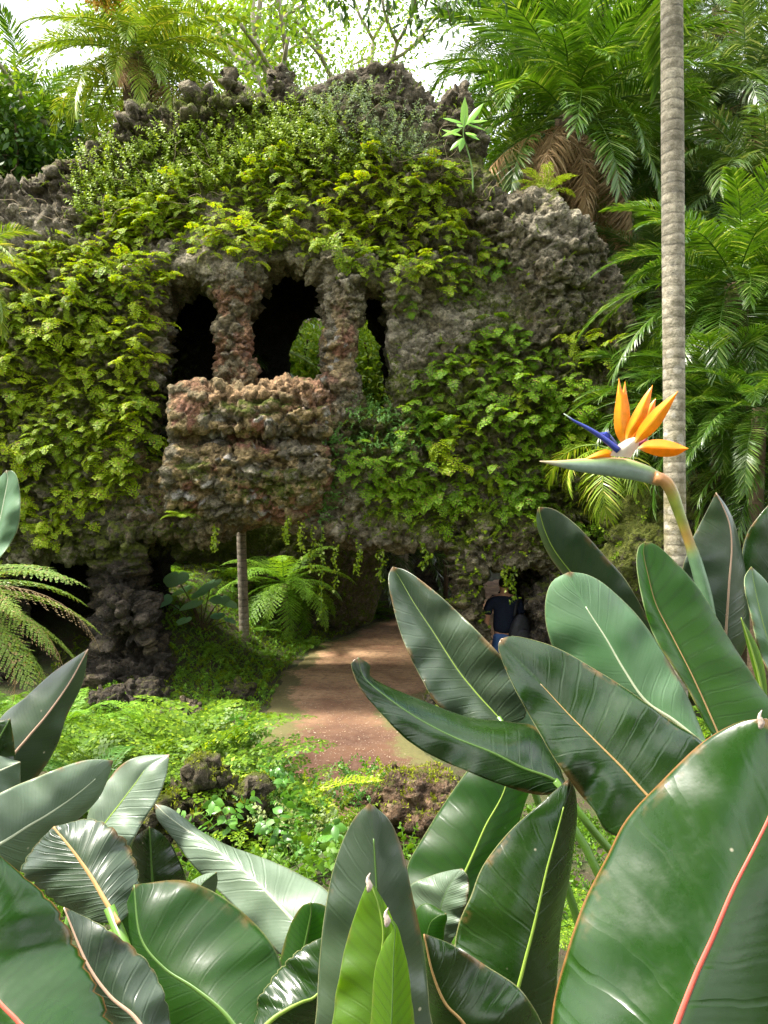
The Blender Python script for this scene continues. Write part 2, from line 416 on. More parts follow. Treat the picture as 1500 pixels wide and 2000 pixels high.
# ------------------------------------------------------------------ the grotto wall: signed distance fields meshed with surface nets
def surface_nets(D, org, h):
    nx, ny, nz = D.shape; S = D < 0
    c = [S[i:nx - 1 + i, j:ny - 1 + j, k:nz - 1 + k] for i in (0, 1) for j in (0, 1) for k in (0, 1)]
    cnt = sum(a.astype(np.int8) for a in c)
    act = (cnt > 0) & (cnt < 8); idx = np.full(act.shape, -1, np.int64)
    I = np.argwhere(act); idx[act] = np.arange(len(I))
    cor = [(i, j, k) for i in (0, 1) for j in (0, 1) for k in (0, 1)]
    val = np.stack([D[I[:, 0] + i, I[:, 1] + j, I[:, 2] + k] for i, j, k in cor], 1)
    sm = np.zeros((len(I), 3)); n = np.zeros(len(I))
    for a in range(8):
        for b in range(a + 1, 8):
            if sum(abs(cor[a][q] - cor[b][q]) for q in range(3)) != 1: continue
            cr = (val[:, a] < 0) != (val[:, b] < 0)
            tt = np.where(cr, val[:, a] / np.where(cr, val[:, a] - val[:, b], 1), 0)[:, None]
            pt = np.array(cor[a]) + (np.array(cor[b]) - np.array(cor[a])) * tt
            sm += np.where(cr[:, None], pt, 0); n += cr
    V = (I + sm / n[:, None]) * h + org
    Q = []
    for ax in range(3):
        sl0 = [slice(1, -1)] * 3; sl0[ax] = slice(0, -1); sl1 = list(sl0); sl1[ax] = slice(1, None)
        a = S[tuple(sl0)]; b = S[tuple(sl1)]
        for cond, flip in ((a & ~b, False), (~a & b, True)):
            E = np.argwhere(cond)
            for q in range(3):
                if q != ax: E[:, q] += 1
            o1, o2 = [q for q in range(3) if q != ax]
            def g(d1, d2):
                e = E.copy(); e[:, o1] -= d1; e[:, o2] -= d2; return idx[e[:, 0], e[:, 1], e[:, 2]]
            q_ = np.stack([g(1, 1), g(0, 1), g(0, 0), g(1, 0)], 1)
            if (ax == 1) != flip: q_ = q_[:, ::-1]
            Q.append(q_)
    Q = np.concatenate(Q); Q = Q[(Q >= 0).all(1)]
    return V, Q

def vnormals(V, Q):
    n = np.cross(V[Q[:, 2]] - V[Q[:, 0]], V[Q[:, 3]] - V[Q[:, 1]])
    N_ = np.zeros_like(V)
    for k in range(4):
        for a in range(3): N_[:, a] += np.bincount(Q[:, k], n[:, a], minlength=len(V))
    return norm(N_)

def topx(pts, d): return [((x - 750) / F * d, CAMZ + (1000 - y) / F * d) for x, y in pts]

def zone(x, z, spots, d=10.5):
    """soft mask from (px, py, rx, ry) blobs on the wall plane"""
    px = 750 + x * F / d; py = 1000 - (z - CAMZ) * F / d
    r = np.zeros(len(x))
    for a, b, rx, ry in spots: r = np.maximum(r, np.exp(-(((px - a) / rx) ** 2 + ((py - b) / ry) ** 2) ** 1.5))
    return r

def rocky(V, Q, big=.10, rock=.055, cell=.19, seed=0, mossb=0.0, palette=None):
    Nn = vnormals(V, Q)
    W_ = V + (np.stack([fbm(V * 3 + k * 31, 2, seed + k) for k in range(3)], 1) - .5) * .16
    W_ = W_ * np.array([1, 1, 1.3]); W_ = W_ + (np.stack([fbm(V * 11 + k * 13, 2, seed + k + 5) for k in range(3)], 1) - .5) * .07
    a1, a2, cid, fa = worley(W_, cell, seed)
    b1, b2, cid2, fb = worley(W_ + 5, cell * .45, seed + 20)
    crev = sstep(.0, .28, a2 - a1)
    am = .45 + 1.1 * sstep(.3, .7, fbm(V * 1.1 + 50, 2, seed + 70))
    g1, g2, cid3, fc = worley(W_ * np.array([1, 1, 1.4]) + 9, cell * 2.3, seed + 50)
    rdg = 1 - np.abs(fbm(V * 7 + 3, 3, seed + 80) * 2 - 1) * 2
    h = (fbm(V * 1.3, 3, seed + 3) - .5) * 2 * big + am * rock * ((crev - .5) * .9 + (cid - .5) * 1.7 - .35 * a1 ** 2 + 1.0 * fa + .5 * fb + .45 * (sstep(0, .25, b2 - b1) - .5) + .7 * (cid2 - .5)) + rock * (1.0 * (cid3 - .5) + .8 * fc) + rock * .55 * rdg
    V2 = V + Nn * h[:, None]
    N2 = vnormals(V2, Q)
    c = wallcolor(V2, cid, cid2, palette)
    c *= (.55 + .45 * crev * (.55 + .45 * sstep(0, .3, b2 - b1)))[:, None]     # occlusion-like shade painted into the joints
    up = N2[:, 2]
    moss = mossb + .35 * sstep(.2, .9, up) + mosszone(V2)
    return V2, N2, c, moss

GREY, LGREY, DARK = np.array([.22, .19, .125]), np.array([.41, .365, .265]), np.array([.08, .065, .048])
TAN, RED, BRN, WHITE = np.array([.40, .29, .14]), np.array([.34, .16, .10]), np.array([.15, .118, .062]), np.array([.62, .58, .52])

def wallcolor(V, cid, cid2, palette):
    x, z = V[:, 0], V[:, 2]
    n = len(V); k = cid[:, None]; k2 = cid2[:, None]
    base = BRN + (GREY - BRN) * sstep(.1, .7, k) + (LGREY - GREY) * sstep(.75, 1, k2)
    lg = zone(x, z, [(500, 520, 230, 70), (680, 560, 90, 110), (790, 640, 80, 110), (1070, 440, 80, 60), (1130, 590, 80, 40), (60, 430, 110, 100), (930, 620, 90, 90)])[:, None]
    base = base * (1 - lg) + (GREY * 1.1 + (LGREY * 1.15 - GREY) * k) * lg
    rd = .9 * zone(x, z, [(460, 660, 60, 110), (660, 680, 50, 90), (470, 880, 200, 170), (300, 670, 35, 80), (300, 920, 90, 80), (560, 800, 110, 120)])[:, None]
    cf = fbm(V * 3.1 + 7, 3, 71)[:, None]; k = np.clip(k * .45 + (cf - .3) * 1.35, 0, 1)
    warm = np.where(k < .30, RED, np.where(k < .62, TAN, np.where(k < .90, GREY, LGREY * .85)))
    warm = np.where(k2 > .93, WHITE * .7, warm) * (.75 + .5 * fbm(V * 6, 2, 77))[:, None]
    base = base * (1 - rd) + warm * rd
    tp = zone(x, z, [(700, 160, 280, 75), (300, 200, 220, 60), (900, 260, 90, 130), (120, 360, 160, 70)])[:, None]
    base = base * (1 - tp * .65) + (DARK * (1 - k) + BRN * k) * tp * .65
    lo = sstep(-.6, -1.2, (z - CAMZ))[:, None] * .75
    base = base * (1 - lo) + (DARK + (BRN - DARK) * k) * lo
    if palette == 'warm':
        base = base * .3 + warm * .7
        topr = sstep(3.9, 4.1, z)[:, None]
        base = base * (1 - .65 * topr) + np.where(k < .6, RED * 1.15, BRN * 1.5) * .65 * topr
        tn = zone(x, z, [(500, 760, 130, 45)], 9.8)[:, None]
        base = base * (1 - .7 * tn) + TAN * (.75 + .4 * k2) * .7 * tn
    if palette == 'brown': base = np.array([.16, .10, .06]) * (.5 + k) + np.array([.1, .08, .05]) * (k2 > .8)
    if palette == 'dark': base = DARK * (.6 + .8 * k) * (1 - .35 * k2) + BRN * .5 * (k2 > .8)
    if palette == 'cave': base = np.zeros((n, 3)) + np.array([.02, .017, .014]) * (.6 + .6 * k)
    return base

def mosszone(V):
    x, z = V[:, 0], V[:, 2]
    m = zone(x, z, [(490, 805, 120, 38), (1000, 600, 130, 60), (930, 330, 60, 90), (400, 900, 60, 60), (560, 960, 120, 50), (1080, 420, 60, 50), (1150, 640, 90, 90), (850, 780, 260, 200), (1120, 900, 200, 300), (150, 760, 240, 330), (480, 300, 420, 140), (200, 1060, 260, 60), (400, 180, 200, 45), (870, 1010, 230, 70), (740, 850, 110, 130)]) * .56
    bare = zone(x, z, [(460, 660, 90, 120), (660, 660, 60, 130), (470, 770, 150, 20), (480, 870, 150, 40), (500, 520, 200, 50), (1080, 500, 110, 90), (820, 640, 70, 70)]) * .55
    return m - bare

WO = [(-420, 1480), (-420, 330), (-150, 350), (0, 332), (60, 322), (105, 300), (150, 306), (170, 260), (190, 215), (250, 196), (335, 172), (352, 150), (420, 168), (433, 132), (442, 132), (450, 165),
      (520, 150), (530, 112), (541, 97), (553, 118), (572, 140), (600, 150), (650, 138), (700, 112), (745, 116), (785, 110), (820, 150), (850, 178), (880, 150), (915, 146), (930, 200), (944, 270), (950, 340),
      (985, 392), (1010, 372), (1085, 384), (1103, 430), (1185, 470), (1200, 520), (1222, 570), (1240, 660), (1250, 900), (1260, 1480),
      (1100, 1480), (1098, 1135), (1075, 1112), (1010, 1100), (958, 1106), (938, 1150), (934, 1250), (935, 1480), (880, 1480), (893, 1250), (905, 1180), (908, 1095), (880, 1074), (800, 1062), (715, 1068), (640, 1052), (602, 1040),
      (570, 1020), (500, 1026), (430, 1032), (405, 1052), (370, 1062), (300, 1048), (262, 1062), (205, 1085), (120, 1085), (40, 1092), (-10, 1130), (-30, 1480)]
O1 = [(302, 620), (312, 575), (338, 545), (372, 534), (402, 546), (422, 590), (476, 590), (484, 552), (508, 520), (556, 502), (600, 512), (630, 548), (638, 610), (692, 612), (700, 572), (722, 552), (744, 562), (756, 620), (756, 690), (768, 745),
      (758, 800), (735, 826), (710, 800), (696, 772), (640, 790), (345, 790), (342, 850), (314, 906), (284, 890), (284, 800), (290, 742), (300, 700)]
def wall_front(x, z):
    P = np.stack([x.ravel(), z.ravel() * 0 + 3.3, z.ravel()], 1)
    big = (fbm(P * .55, 3, 40) - .5).reshape(x.shape) * 1.0
    med = (fbm(P * 2.1, 2, 44) - .5).reshape(x.shape) * .30
    tur = zone(x.ravel(), z.ravel(), [(1080, 480, 95, 95)]).reshape(x.shape) * .38
    arch = zone(x.ravel(), z.ravel(), [(480, 520, 190, 38), (660, 530, 80, 45), (560, 930, 170, 90)]).reshape(x.shape) * .16
    leanb = .25 * sstep(4, 8.5, z)
    return 10.45 + big * .55 + med - tur - arch + leanb

h = .032
gx = np.arange(-7.9, 3.75, h); gy = np.arange(9.55, 11.75, h); gzv = np.arange(-.25, 9.25, h)
X2, Z2 = np.meshgrid(gx, gzv, indexing='ij')
wx = (fbm(np.stack([X2.ravel() * 3.2, Z2.ravel() * 3.2, X2.ravel() * 0], 1), 3, 60).reshape(X2.shape) - .5) * .16
wz = (fbm(np.stack([X2.ravel() * 3.2, Z2.ravel() * 3.2, X2.ravel() * 0 + 9], 1), 3, 61).reshape(X2.shape) - .5) * .16
sO = poly_sd(X2 + wx, Z2 + wz, topx(WO, 10.5)); s1 = poly_sd(X2 + wx * .6, Z2 + wz * .6, topx(O1, 10.5))
s2 = np.maximum(sO, -s1)
yf = wall_front(X2, Z2)
D = np.empty((len(gx), len(gy), len(gzv)), np.float32)
for j, y in enumerate(gy):
    a = yf - y; k = .14
    hh = np.maximum(k - np.abs(s2 - a), 0) / k
    D[:, j, :] = np.maximum(np.maximum(s2, a) + hh * hh * k * .25, y - (11.35 + .12 * np.sin(X2 * 2)))
wV, wQ = surface_nets(D, np.array([gx[0], gy[0], gzv[0]]), h)
del D
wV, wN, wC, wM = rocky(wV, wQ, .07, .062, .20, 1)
grotto = empty('grotto', (0, 10.5, 0), label='rough lava rock grotto wall overgrown with ferns, with dark arched windows above a passage', cat='grotto wall')
def child(name, me, parent=grotto):
    o = link(name, me, parent)
    o.matrix_parent_inverse = Matrix.Translation(-Vector(parent.location)); return o
child('wall', mesh('wall', wV, wQ, None, ROCK, cols=wC, attrs={'moss': wM}))

def sdf_part(name, lo, hi, h, fn, palette=None, seed=3, big=.05, rock=.05, cell=.18, mossb=0.0, parent=grotto, lab=None, mat=None):
    ax = [np.arange(a, b, h) for a, b in zip(lo, hi)]
    X, Y, Z = np.meshgrid(*ax, indexing='ij')
    V, Q = surface_nets(fn(X, Y, Z).astype(np.float32), np.array([a[0] for a in ax]), h)
    V, N_, C, M_ = rocky(V, Q, big, rock, cell, seed, mossb, palette)
    o = child(name, mesh(name, V, Q, None, mat or ROCK, cols=C, attrs={'moss': M_}), parent)
    if lab: o['label'] = lab
    return V, N_, Q, o

def smax(a, b, k):
    hh = np.maximum(k - np.abs(a - b), 0) / k; return np.maximum(a, b) + hh * hh * k * .25

# columns between the windows
def column(cx, z0, z1, r, flare, cy=10.62):
    def fn(X, Y, Z):
        u = np.clip((Z - z0) / (z1 - z0), 0, 1)
        rr = r * (1 + flare * (np.abs(u - .5) * 2) ** 3) + .03 * np.sin(Z * 11 + cx * 5)
        xc = cx + .03 * np.sin(Z * 5 + cx)
        return smax(np.sqrt((X - xc) ** 2 + (Y - cy) ** 2) - rr, np.maximum(z0 - Z, Z - z1), .08)
    return fn
cxa = (456 - 750) / F * 10.5; cxb = (664 - 750) / F * 10.5
sdf_part('column', (cxa - .6, 10, 4.1), (cxa + .6, 11.4, 6.1), .026, column(cxa, 4.2, 5.95, .24, .35), 'warm', 11, .03, .036, .15, lab='left reddish column between the two larger windows')
sdf_part('column', (cxb - .7, 10, 3.6), (cxb + .7, 11.4, 6.3), .026, column(cxb, 3.85, 6.1, .235, .4), None, 12, .03, .038, .15, lab='right column of pale and reddish stones beside the narrow window')
# balcony parapet
BP = topx([(318, 790), (322, 752), (345, 742), (385, 736), (420, 750), (455, 760), (500, 756), (545, 742), (575, 738), (625, 748), (640, 790), (640, 850), (650, 930), (620, 985), (570, 1016), (440, 1024), (320, 985), (308, 930), (316, 870)], 9.85)
def balc(X, Y, Z):
    s = poly_sd(X[:, 0, :], Z[:, 0, :], BP)[:, None, :]
    front = 9.9 + .07 * np.sin(X * 3.1 + 2) + .30 * sstep(3.74, 3.64, Z) * (1 - sstep(3.58, 3.44, Z)) + .05 * sstep(3.6, 3.3, Z) + .22 * sstep(3.2, 2.5, Z) + .1 * np.sin(X * 4.3 + 1) * .5
    a = front - Y
    return np.maximum(smax(s, a, .22), Y - 10.9)
sdf_part('balcony', (-3.1, 9.4, 2.2), (-.5, 11.0, 4.7), .028, balc, 'warm', 21, .10, .040, .22, lab='rough reddish rock balcony parapet below the windows')
# chamber behind the windows, back wall with an opening on its right
def chamber(X, Y, Z):
    s = poly_sd(X[:, 0, :], Z[:, 0, :], topx([(-420, 1050), (-420, 420), (150, 400), (210, 290), (900, 260), (960, 480), (1200, 560), (1220, 1000), (1080, 1010), (900, 1040), (620, 1000), (420, 1000), (260, 1020)], 10.5))[:, None, :]
    body = np.maximum(s, np.abs(Y - 12.2) - 1.1)
    hollow = np.maximum.reduce([np.abs(X + 1.3) - 2.2, 4.05 - Z, Z - 6.9, Y - 12.75, 10.0 - Y])
    door = np.maximum.reduce([np.abs(X + .82) - .86 + .5 * np.maximum(Z - 5.2, 0) ** 2, 4.3 - Z, Z - 6.0, 12.4 - Y])
    vent = np.maximum.reduce([np.abs(X - .1) - .14, 3.85 - Z, Z - 5.3, 12.0 - Y]) * 1.0
    h2 = np.maximum.reduce([np.abs(X - 0.0) - .35, 3.4 - Z, Z - 5.4, Y - 14.0, 10.0 - Y])
    return np.maximum(np.maximum(np.maximum(body, -hollow), -door), -h2 if False else body)
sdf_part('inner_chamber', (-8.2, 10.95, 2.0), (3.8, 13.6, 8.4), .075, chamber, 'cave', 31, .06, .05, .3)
# pillar to the left of the passage and the cave behind it
PL = topx([(190, 1040), (262, 1040), (262, 1150), (290, 1230), (325, 1300), (345, 1440), (150, 1440), (195, 1300), (205, 1200)], 10.5)
def pillar(X, Y, Z):
    s = poly_sd(X * 10.5 / Y, Z, PL)
    return smax(s, np.abs(Y - 11.6) - 1.25 - .12 * np.sin(Z * 6), .2)
sdf_part('pillar', (-5, 9.9, -.4), (-2.3, 13.3, 2.6), .034, pillar, 'dark', 41, .12, .09, .26, lab='dark ragged rock pillar left of the passage')
def cave(X, Y, Z):
    body = np.maximum.reduce([np.abs(X + 6.0) - 2.3, np.abs(Y - 12.4) - 1.0, Z - 2.5])
    hol = np.maximum.reduce([np.abs(X + 5.1) - 1.5, Y - 12.9, Z - 2.1])
    return np.maximum(body, -hol)
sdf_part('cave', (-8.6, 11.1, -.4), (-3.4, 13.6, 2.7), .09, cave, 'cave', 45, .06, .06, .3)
# dark jamb on the right of the low doorway
def jamb(X, Y, Z):
    xc = 2.36 + .12 * np.sin(Z * 4)
    return smax(np.abs(X - xc) - .2 - .08 * np.sin(Z * 9 + 1), np.abs(Y - 11.6) - 1.35, .2)
sdf_part('door_jamb', (1.6, 10.0, -.3), (3.0, 13.2, 2.6), .034, jamb, 'dark', 51, .05, .07, .17, lab='dark rubble jamb right of the low doorway')
def pier(X, Y, Z):
    xc = 1.14 - .06 * sstep(1.3, 0, Z); rr = .13 + .14 * sstep(1.35, .2, Z)
    return smax(np.sqrt((X - xc) ** 2 + ((Y - 10.6) * .6) ** 2) - rr, Z - 2.4, .1)
pV, pN, _, _ = sdf_part('pier', (.5, 9.6, -.3), (2.0, 11.8, 2.5), .03, pier, None, 55, .07, .07, .17, mossb=.25, lab='mossy rubble pier left of the low doorway')
bpy.context.view_layer.update()
#PART2
# ------------------------------------------------------------------ plant parts
def arch_curve(L, elev, arch, n=14, az_bend=0.0):
    """curve in the xz-plane starting at elevation elev and bending down by arch radians"""
    s = np.linspace(0, 1, n); a = elev - arch * s ** 1.3
    d = np.stack([np.cos(a) * np.cos(az_bend * s), np.cos(a) * np.sin(az_bend * s), np.sin(a)], 1)
    P = np.concatenate([[[0, 0, 0]], np.cumsum((d[1:] + d[:-1]) / 2 * L / (n - 1), 0)]); return P, d

def palm_frond(L=2.2, elev=.6, arch=1.2, n=60, ll=.4, wd=.028, vee=.35, droop=.6, a0=1.25, a1=.4, seed=0, rach=.018, start=.14, mess=.1, az=0.0, segs=2):
    r = np.random.default_rng(seed); mb = MB()
    P, d = arch_curve(L, elev, arch, 16, az)
    s_ = np.linspace(0, 1, 16)
    V, Q, T = tube(P, rach * (1 - .85 * s_), rach * .7 * (1 - .85 * s_), 5, (0, 1, 0)); mb.add(V, Q, T)
    for side in (-1, 1):
        s = np.linspace(start, .995, n) + r.normal(0, .003, n); s = np.clip(s, .05, 1)
        B = np.stack([np.interp(s, s_, P[:, k]) for k in range(3)], 1); Fd = norm(np.stack([np.interp(s, s_, d[:, k]) for k in range(3)], 1))
        Sd = norm(np.cross(np.array([0, 0, 1.0]), Fd)) * side; Up = np.cross(Fd, Sd) * side
        al = a0 + (a1 - a0) * ((s - start) / (1 - start)) ** 1.4 + r.normal(0, mess, n)
        vv = vee + r.normal(0, mess * 1.3, n)
        D = norm(Fd * np.cos(al)[:, None] + (Sd * np.cos(vv)[:, None] + Up * np.sin(vv)[:, None]) * np.sin(al)[:, None])
        ln = ll * np.interp(s, [start, .35, .7, 1], [.55, 1, .92, .42]) * r.uniform(.9, 1.08, n)
        W_ = norm(np.cross(D, norm(Up + .35 * Sd)) + r.normal(0, .12, (n, 3)))
        dr = np.array([0, 0, -1.0]) * (ln * droop)[:, None] * r.uniform(.6, 1.3, n)[:, None]
        p0 = B; p1 = B + D * (ln * .35)[:, None] + dr * .06; p2 = B + D * (ln * .72)[:, None] + dr * .32; p3 = B + D * ln[:, None] * .97 + dr * .8
        ww = wd * r.uniform(.8, 1.15, n)[:, None]
        V = np.stack([p0 - W_ * ww * .2, p0 + W_ * ww * .2, p1 - W_ * ww * .5, p1 + W_ * ww * .5, p2 - W_ * ww * .38, p2 + W_ * ww * .38, p3], 1).reshape(-1, 3)
        o = np.arange(n)[:, None] * 7
        mb.add(V, np.concatenate([o + [0, 1, 3, 2], o + [2, 3, 5, 4]]), o + [4, 5, 6])
    return mb

def fern_frond(L=.35, W=.28, npn=9, npl=5, elev=.5, arch=1.6, seed=0, shape='tri', pw=1.0, stalk=.25, droopp=.25, rach=.0022, lob=.9, jit=.12):
    """twice-cut frond: rachis, paired pinnae, each with paired lobes"""
    r = np.random.default_rng(seed); mb = MB()
    P, d = arch_curve(L, elev, arch, 12); s_ = np.linspace(0, 1, 12)
    V, Q, T = tube(P, rach * (1 - .8 * s_), None, 4); mb.add(V, Q, T)
    PP = []; DD = []; WW = []; LN = []; WD = []
    for side in (-1, 1):
        for i in range(npn):
            u = (i + .5 * (side > 0)) / npn; s = stalk + (1 - stalk) * u
            B = np.array([np.interp(s, s_, P[:, k]) for k in range(3)]); Fd = norm(np.array([np.interp(s, s_, d[:, k]) for k in range(3)]))
            Sd = norm(np.cross([0, 0, 1.0], Fd)) * side; Up = norm(np.cross(Fd, Sd) * side)
            prof = (1 - u) ** .8 if shape == 'tri' else math.sin(PI * (.12 + .88 * u) ** .75) ** .8 * (1 if u < .9 else .6)
            ln = W * .5 * max(prof, .08) * r.uniform(.85, 1.1)
            al = 1.15 - .45 * u + r.normal(0, jit)
            D = norm(Fd * math.cos(al) + Sd * math.sin(al) - Up * droopp * .3)
            n = max(2, int(round(npl * (.45 + .55 * prof))))
            for q in range(n):
                v = (q + .6) / n; b = B + D * ln * v * .95 - np.array([0, 0, 1]) * droopp * ln * v * v * .6
                wdt = ln / n * 1.25 * lob
                pl = (W / npn * 1.0) * pw * (1.1 - .65 * v)
                for s2 in (-1, 1):
                    dd = norm(np.cross(Up, D) * s2 * .9 + D * .55 + Up * r.normal(-.05, .30))
                    PP.append(b); DD.append(dd); WW.append(norm(D - dd * (D @ dd))); LN.append(pl * r.uniform(.8, 1.15)); WD.append(wdt)
            PP.append(B + D * ln * .9 - np.array([0, 0, 1]) * droopp * ln * .5); DD.append(D); WW.append(norm(Fd - D * (Fd @ D))); LN.append(ln * .22); WD.append(W / npn * .5)
    PP, DD, WW = map(np.array, (PP, DD, WW))
    V, Q = leafquads(PP, DD, WW, np.array(LN), np.array(WD), .15); mb.add(V, Q)
    return mb

def merge(dst, src, rz=0, ry=0, rx=0, s=1, loc=(0, 0, 0)):
    V, Q, T = src.arrays(); dst.add(rotm(V, rz, ry, rx, s, loc), Q, T); return dst

def wallclump(seed, nf=12, L=.27, W=.225):
    """fronds fanning from a crevice, +X away from the wall, tips hanging"""
    r = np.random.default_rng(seed); mb = MB()
    for k in range(nf):
        f = fern_frond(L * r.uniform(.75, 1.15), W * r.uniform(.8, 1.15), 7, 4, r.uniform(.0, .7), r.uniform(1.2, 2.2), seed * 50 + k, 'tri', .95, .2, .3, lob=.72, jit=.15)
        merge(mb, f, r.uniform(-1.25, 1.25), 0, r.uniform(-.3, .3), 1, (r.uniform(-.03, .05), r.uniform(-.19, .19), r.uniform(-.19, .16)))
    return mb

def sprig(seed, n=9, L=.22, ll=.045, lw=.026, upward=.6, pairs=True, tilt=.5):
    """a leafy stem with paired ovate leaves"""
    r = np.random.default_rng(seed); mb = MB()
    P, d = arch_curve(L, 1.3 * upward + .2, r.uniform(.2, 1.0), 8, r.uniform(-.5, .5)); s_ = np.linspace(0, 1, 8)
    V, Q, T = tube(P, .0022 * (1 - .6 * s_), None, 4); mb.add(V, Q, T)
    s = np.repeat(np.linspace(.2, 1, n), 2); m = len(s)
    B = np.stack([np.interp(s, s_, P[:, k]) for k in range(3)], 1); Fd = norm(np.stack([np.interp(s, s_, d[:, k]) for k in range(3)], 1))
    ph = np.tile([0, PI], n) + np.repeat(np.arange(n) * 1.57, 2) + r.normal(0, .3, m)
    a = norm(np.cross(Fd, [0, 1.0, .1])); b = np.cross(Fd, a)
    D = norm((a * np.cos(ph)[:, None] + b * np.sin(ph)[:, None]) + Fd * tilt + r.normal(0, .15, (m, 3)))
    W_ = norm(np.cross(D, Fd + r.normal(0, .3, (m, 3))))
    sz = r.uniform(.6, 1.15, m) * np.interp(s, [.2, .6, 1], [.8, 1, .7])
    return add_ovate(mb, B, D, W_, ll * sz, lw * sz)

def add_ovate(mb, P, D, Wd, ln, wd, droop=.25):
    """ovate leaves: six-sided outline folded on the midrib (4 tris/quads each)"""
    n = len(P); ln = np.broadcast_to(ln, (n,))[:, None]; wd = np.broadcast_to(wd, (n,))[:, None]
    Nn = np.cross(D, Wd); dz = np.array([0, 0, -1.0]) * ln * droop
    a = P; m1 = P + D * ln * .3 + dz * .08 - Nn * wd * .06; m2 = P + D * ln * .68 + dz * .4 - Nn * wd * .05; t_ = P + D * ln + dz
    l1 = P + D * ln * .28 + Wd * wd * .45 + dz * .08 + Nn * wd * .08; l2 = P + D * ln * .62 + Wd * wd * .42 + dz * .35 + Nn * wd * .06
    r1 = P + D * ln * .28 - Wd * wd * .45 + dz * .08 + Nn * wd * .08; r2 = P + D * ln * .62 - Wd * wd * .42 + dz * .35 + Nn * wd * .06
    V = np.stack([a, m1, m2, t_, l1, l2, r1, r2], 1).reshape(-1, 3); o = np.arange(n)[:, None] * 8
    Q = np.concatenate([o + [1, 2, 5, 4], o + [1, 6, 7, 2]]); T = np.concatenate([o + [0, 1, 4], o + [0, 6, 1], o + [2, 3, 5], o + [2, 7, 3]])
    mb.add(V, Q, T); return mb

# ------------------------------------------------------------------ points on the wall where plants root
def wall_points(poly, n, seed, up=.0, V=wV, Nn=wN, ymax=11.25, mind=0.0, patch=0.0):
    r = np.random.default_rng(seed)
    px = 750 + V[:, 0] * F / V[:, 1]; py = 1000 - (V[:, 2] - CAMZ) * F / V[:, 1]
    m = (V[:, 1] < ymax) & (Nn[:, 1] < .15) & (Nn[:, 2] > -.55)
    idx = np.nonzero(m)[0]
    ins = poly_sd(px[idx], py[idx], poly) + r.normal(0, 9, len(idx)) < 0
    idx = idx[ins]; idx = r.permutation(idx)
    if patch: idx = idx[fbm(V[idx] * 1.6 + 40, 2, 91) > patch]
    if mind <= 0: return idx[:n]
    out = []; G = {}
    for i in idx:
        p_ = V[i]; k = (int(p_[0] // mind), int(p_[2] // mind)); ok = True
        for a in (-1, 0, 1):
            for b in (-1, 0, 1):
                for q in G.get((k[0] + a, k[1] + b), ()):
                    if (q[0] - p_[0]) ** 2 + (q[2] - p_[2]) ** 2 < mind * mind: ok = False
        if ok:
            out.append(i); G.setdefault(k, []).append(p_)
            if len(out) >= n: break
    return np.array(out, int)

FERN_R = foliage('maidenhair_deep', (.06, .17, .006), (.26, .45, .012), (.24, .18, .05), trans=.4, rough=.55, nscale=1.5)
clumps_d = [wallclump(k + 11, 12).mesh('wall_fern', FERN_R) for k in range(4)]
clumps = [wallclump(k + 1, 14 if k % 2 else 12).mesh('wall_fern', FERN) for k in range(6)]
Z_LEFT = [(-60, 590), (60, 500), (130, 470), (180, 430), (250, 420), (335, 490), (330, 530), (285, 590), (275, 680), (295, 790), (295, 850), (240, 940), (220, 1000), (120, 1050), (-60, 1060)]
Z_BAND = [(190, 430), (330, 380), (480, 350), (560, 330), (700, 345), (850, 330), (930, 420), (945, 480), (880, 535), (800, 515), (640, 500), (560, 455), (440, 470), (330, 480)]
Z_RIGHT = [(790, 740), (880, 720), (930, 650), (1000, 650), (1220, 680), (1230, 740), (1120, 860), (1050, 890), (1040, 980), (900, 1010), (850, 920), (900, 860), (810, 800)]
Z_LOW = [(700, 900), (800, 885), (835, 940), (790, 995), (720, 965)]
Z_MISC = [(760, 545), (960, 510), (980, 570), (880, 600), (770, 610)]
Z_BR = [(1130, 930), (1250, 930), (1250, 1060), (1110, 1060)]
zn = 0
for poly, n, md, lab, sc in ((Z_LEFT, 112, .21, 'bright yellow-green maidenhair fern hanging on the left flank of the grotto wall', 1.05),
                         (Z_BAND, 84, .24, 'bright yellow-green maidenhair fern in the band above the dark windows', 1.05),
                         (Z_RIGHT, 74, .24, 'green maidenhair fern on the wall face right of the narrow window', 1.05),
                         (Z_LOW, 9, .2, 'maidenhair fern in the small patch under the narrow window', 1.0),
                         (Z_MISC, 7, .3, 'maidenhair fern on the bare grey wall below the right end of the fern band', .8),
                         (Z_BR, 12, .22, 'deep green fern low on the wall beside the slim ringed trunk', .9)):
    idx = wall_points(poly, n, 100 + zn, mind=md, patch=(.36, .36, .42, .3, .4, .4)[zn]); r = random.Random(zn); zn += 1
    for i in idx:
        o = link('wall_fern', r.choice(clumps if zn < 3 or r.random() < .2 else clumps_d)); P_ = wV[i]; n_ = wN[i]
        o.location = (P_[0] - n_[0] * .02, P_[1] - .01, P_[2])
        o.rotation_euler = (r.uniform(-.2, .2), r.uniform(-.15, .35), math.atan2(-1.0, n_[0] * .6) + r.uniform(-.35, .35))
        s = sc * r.uniform(.6, 1.35); o.scale = (s, s, s)
        props(o, lab, 'fern', 'maidenhair ferns growing on the grotto wall')

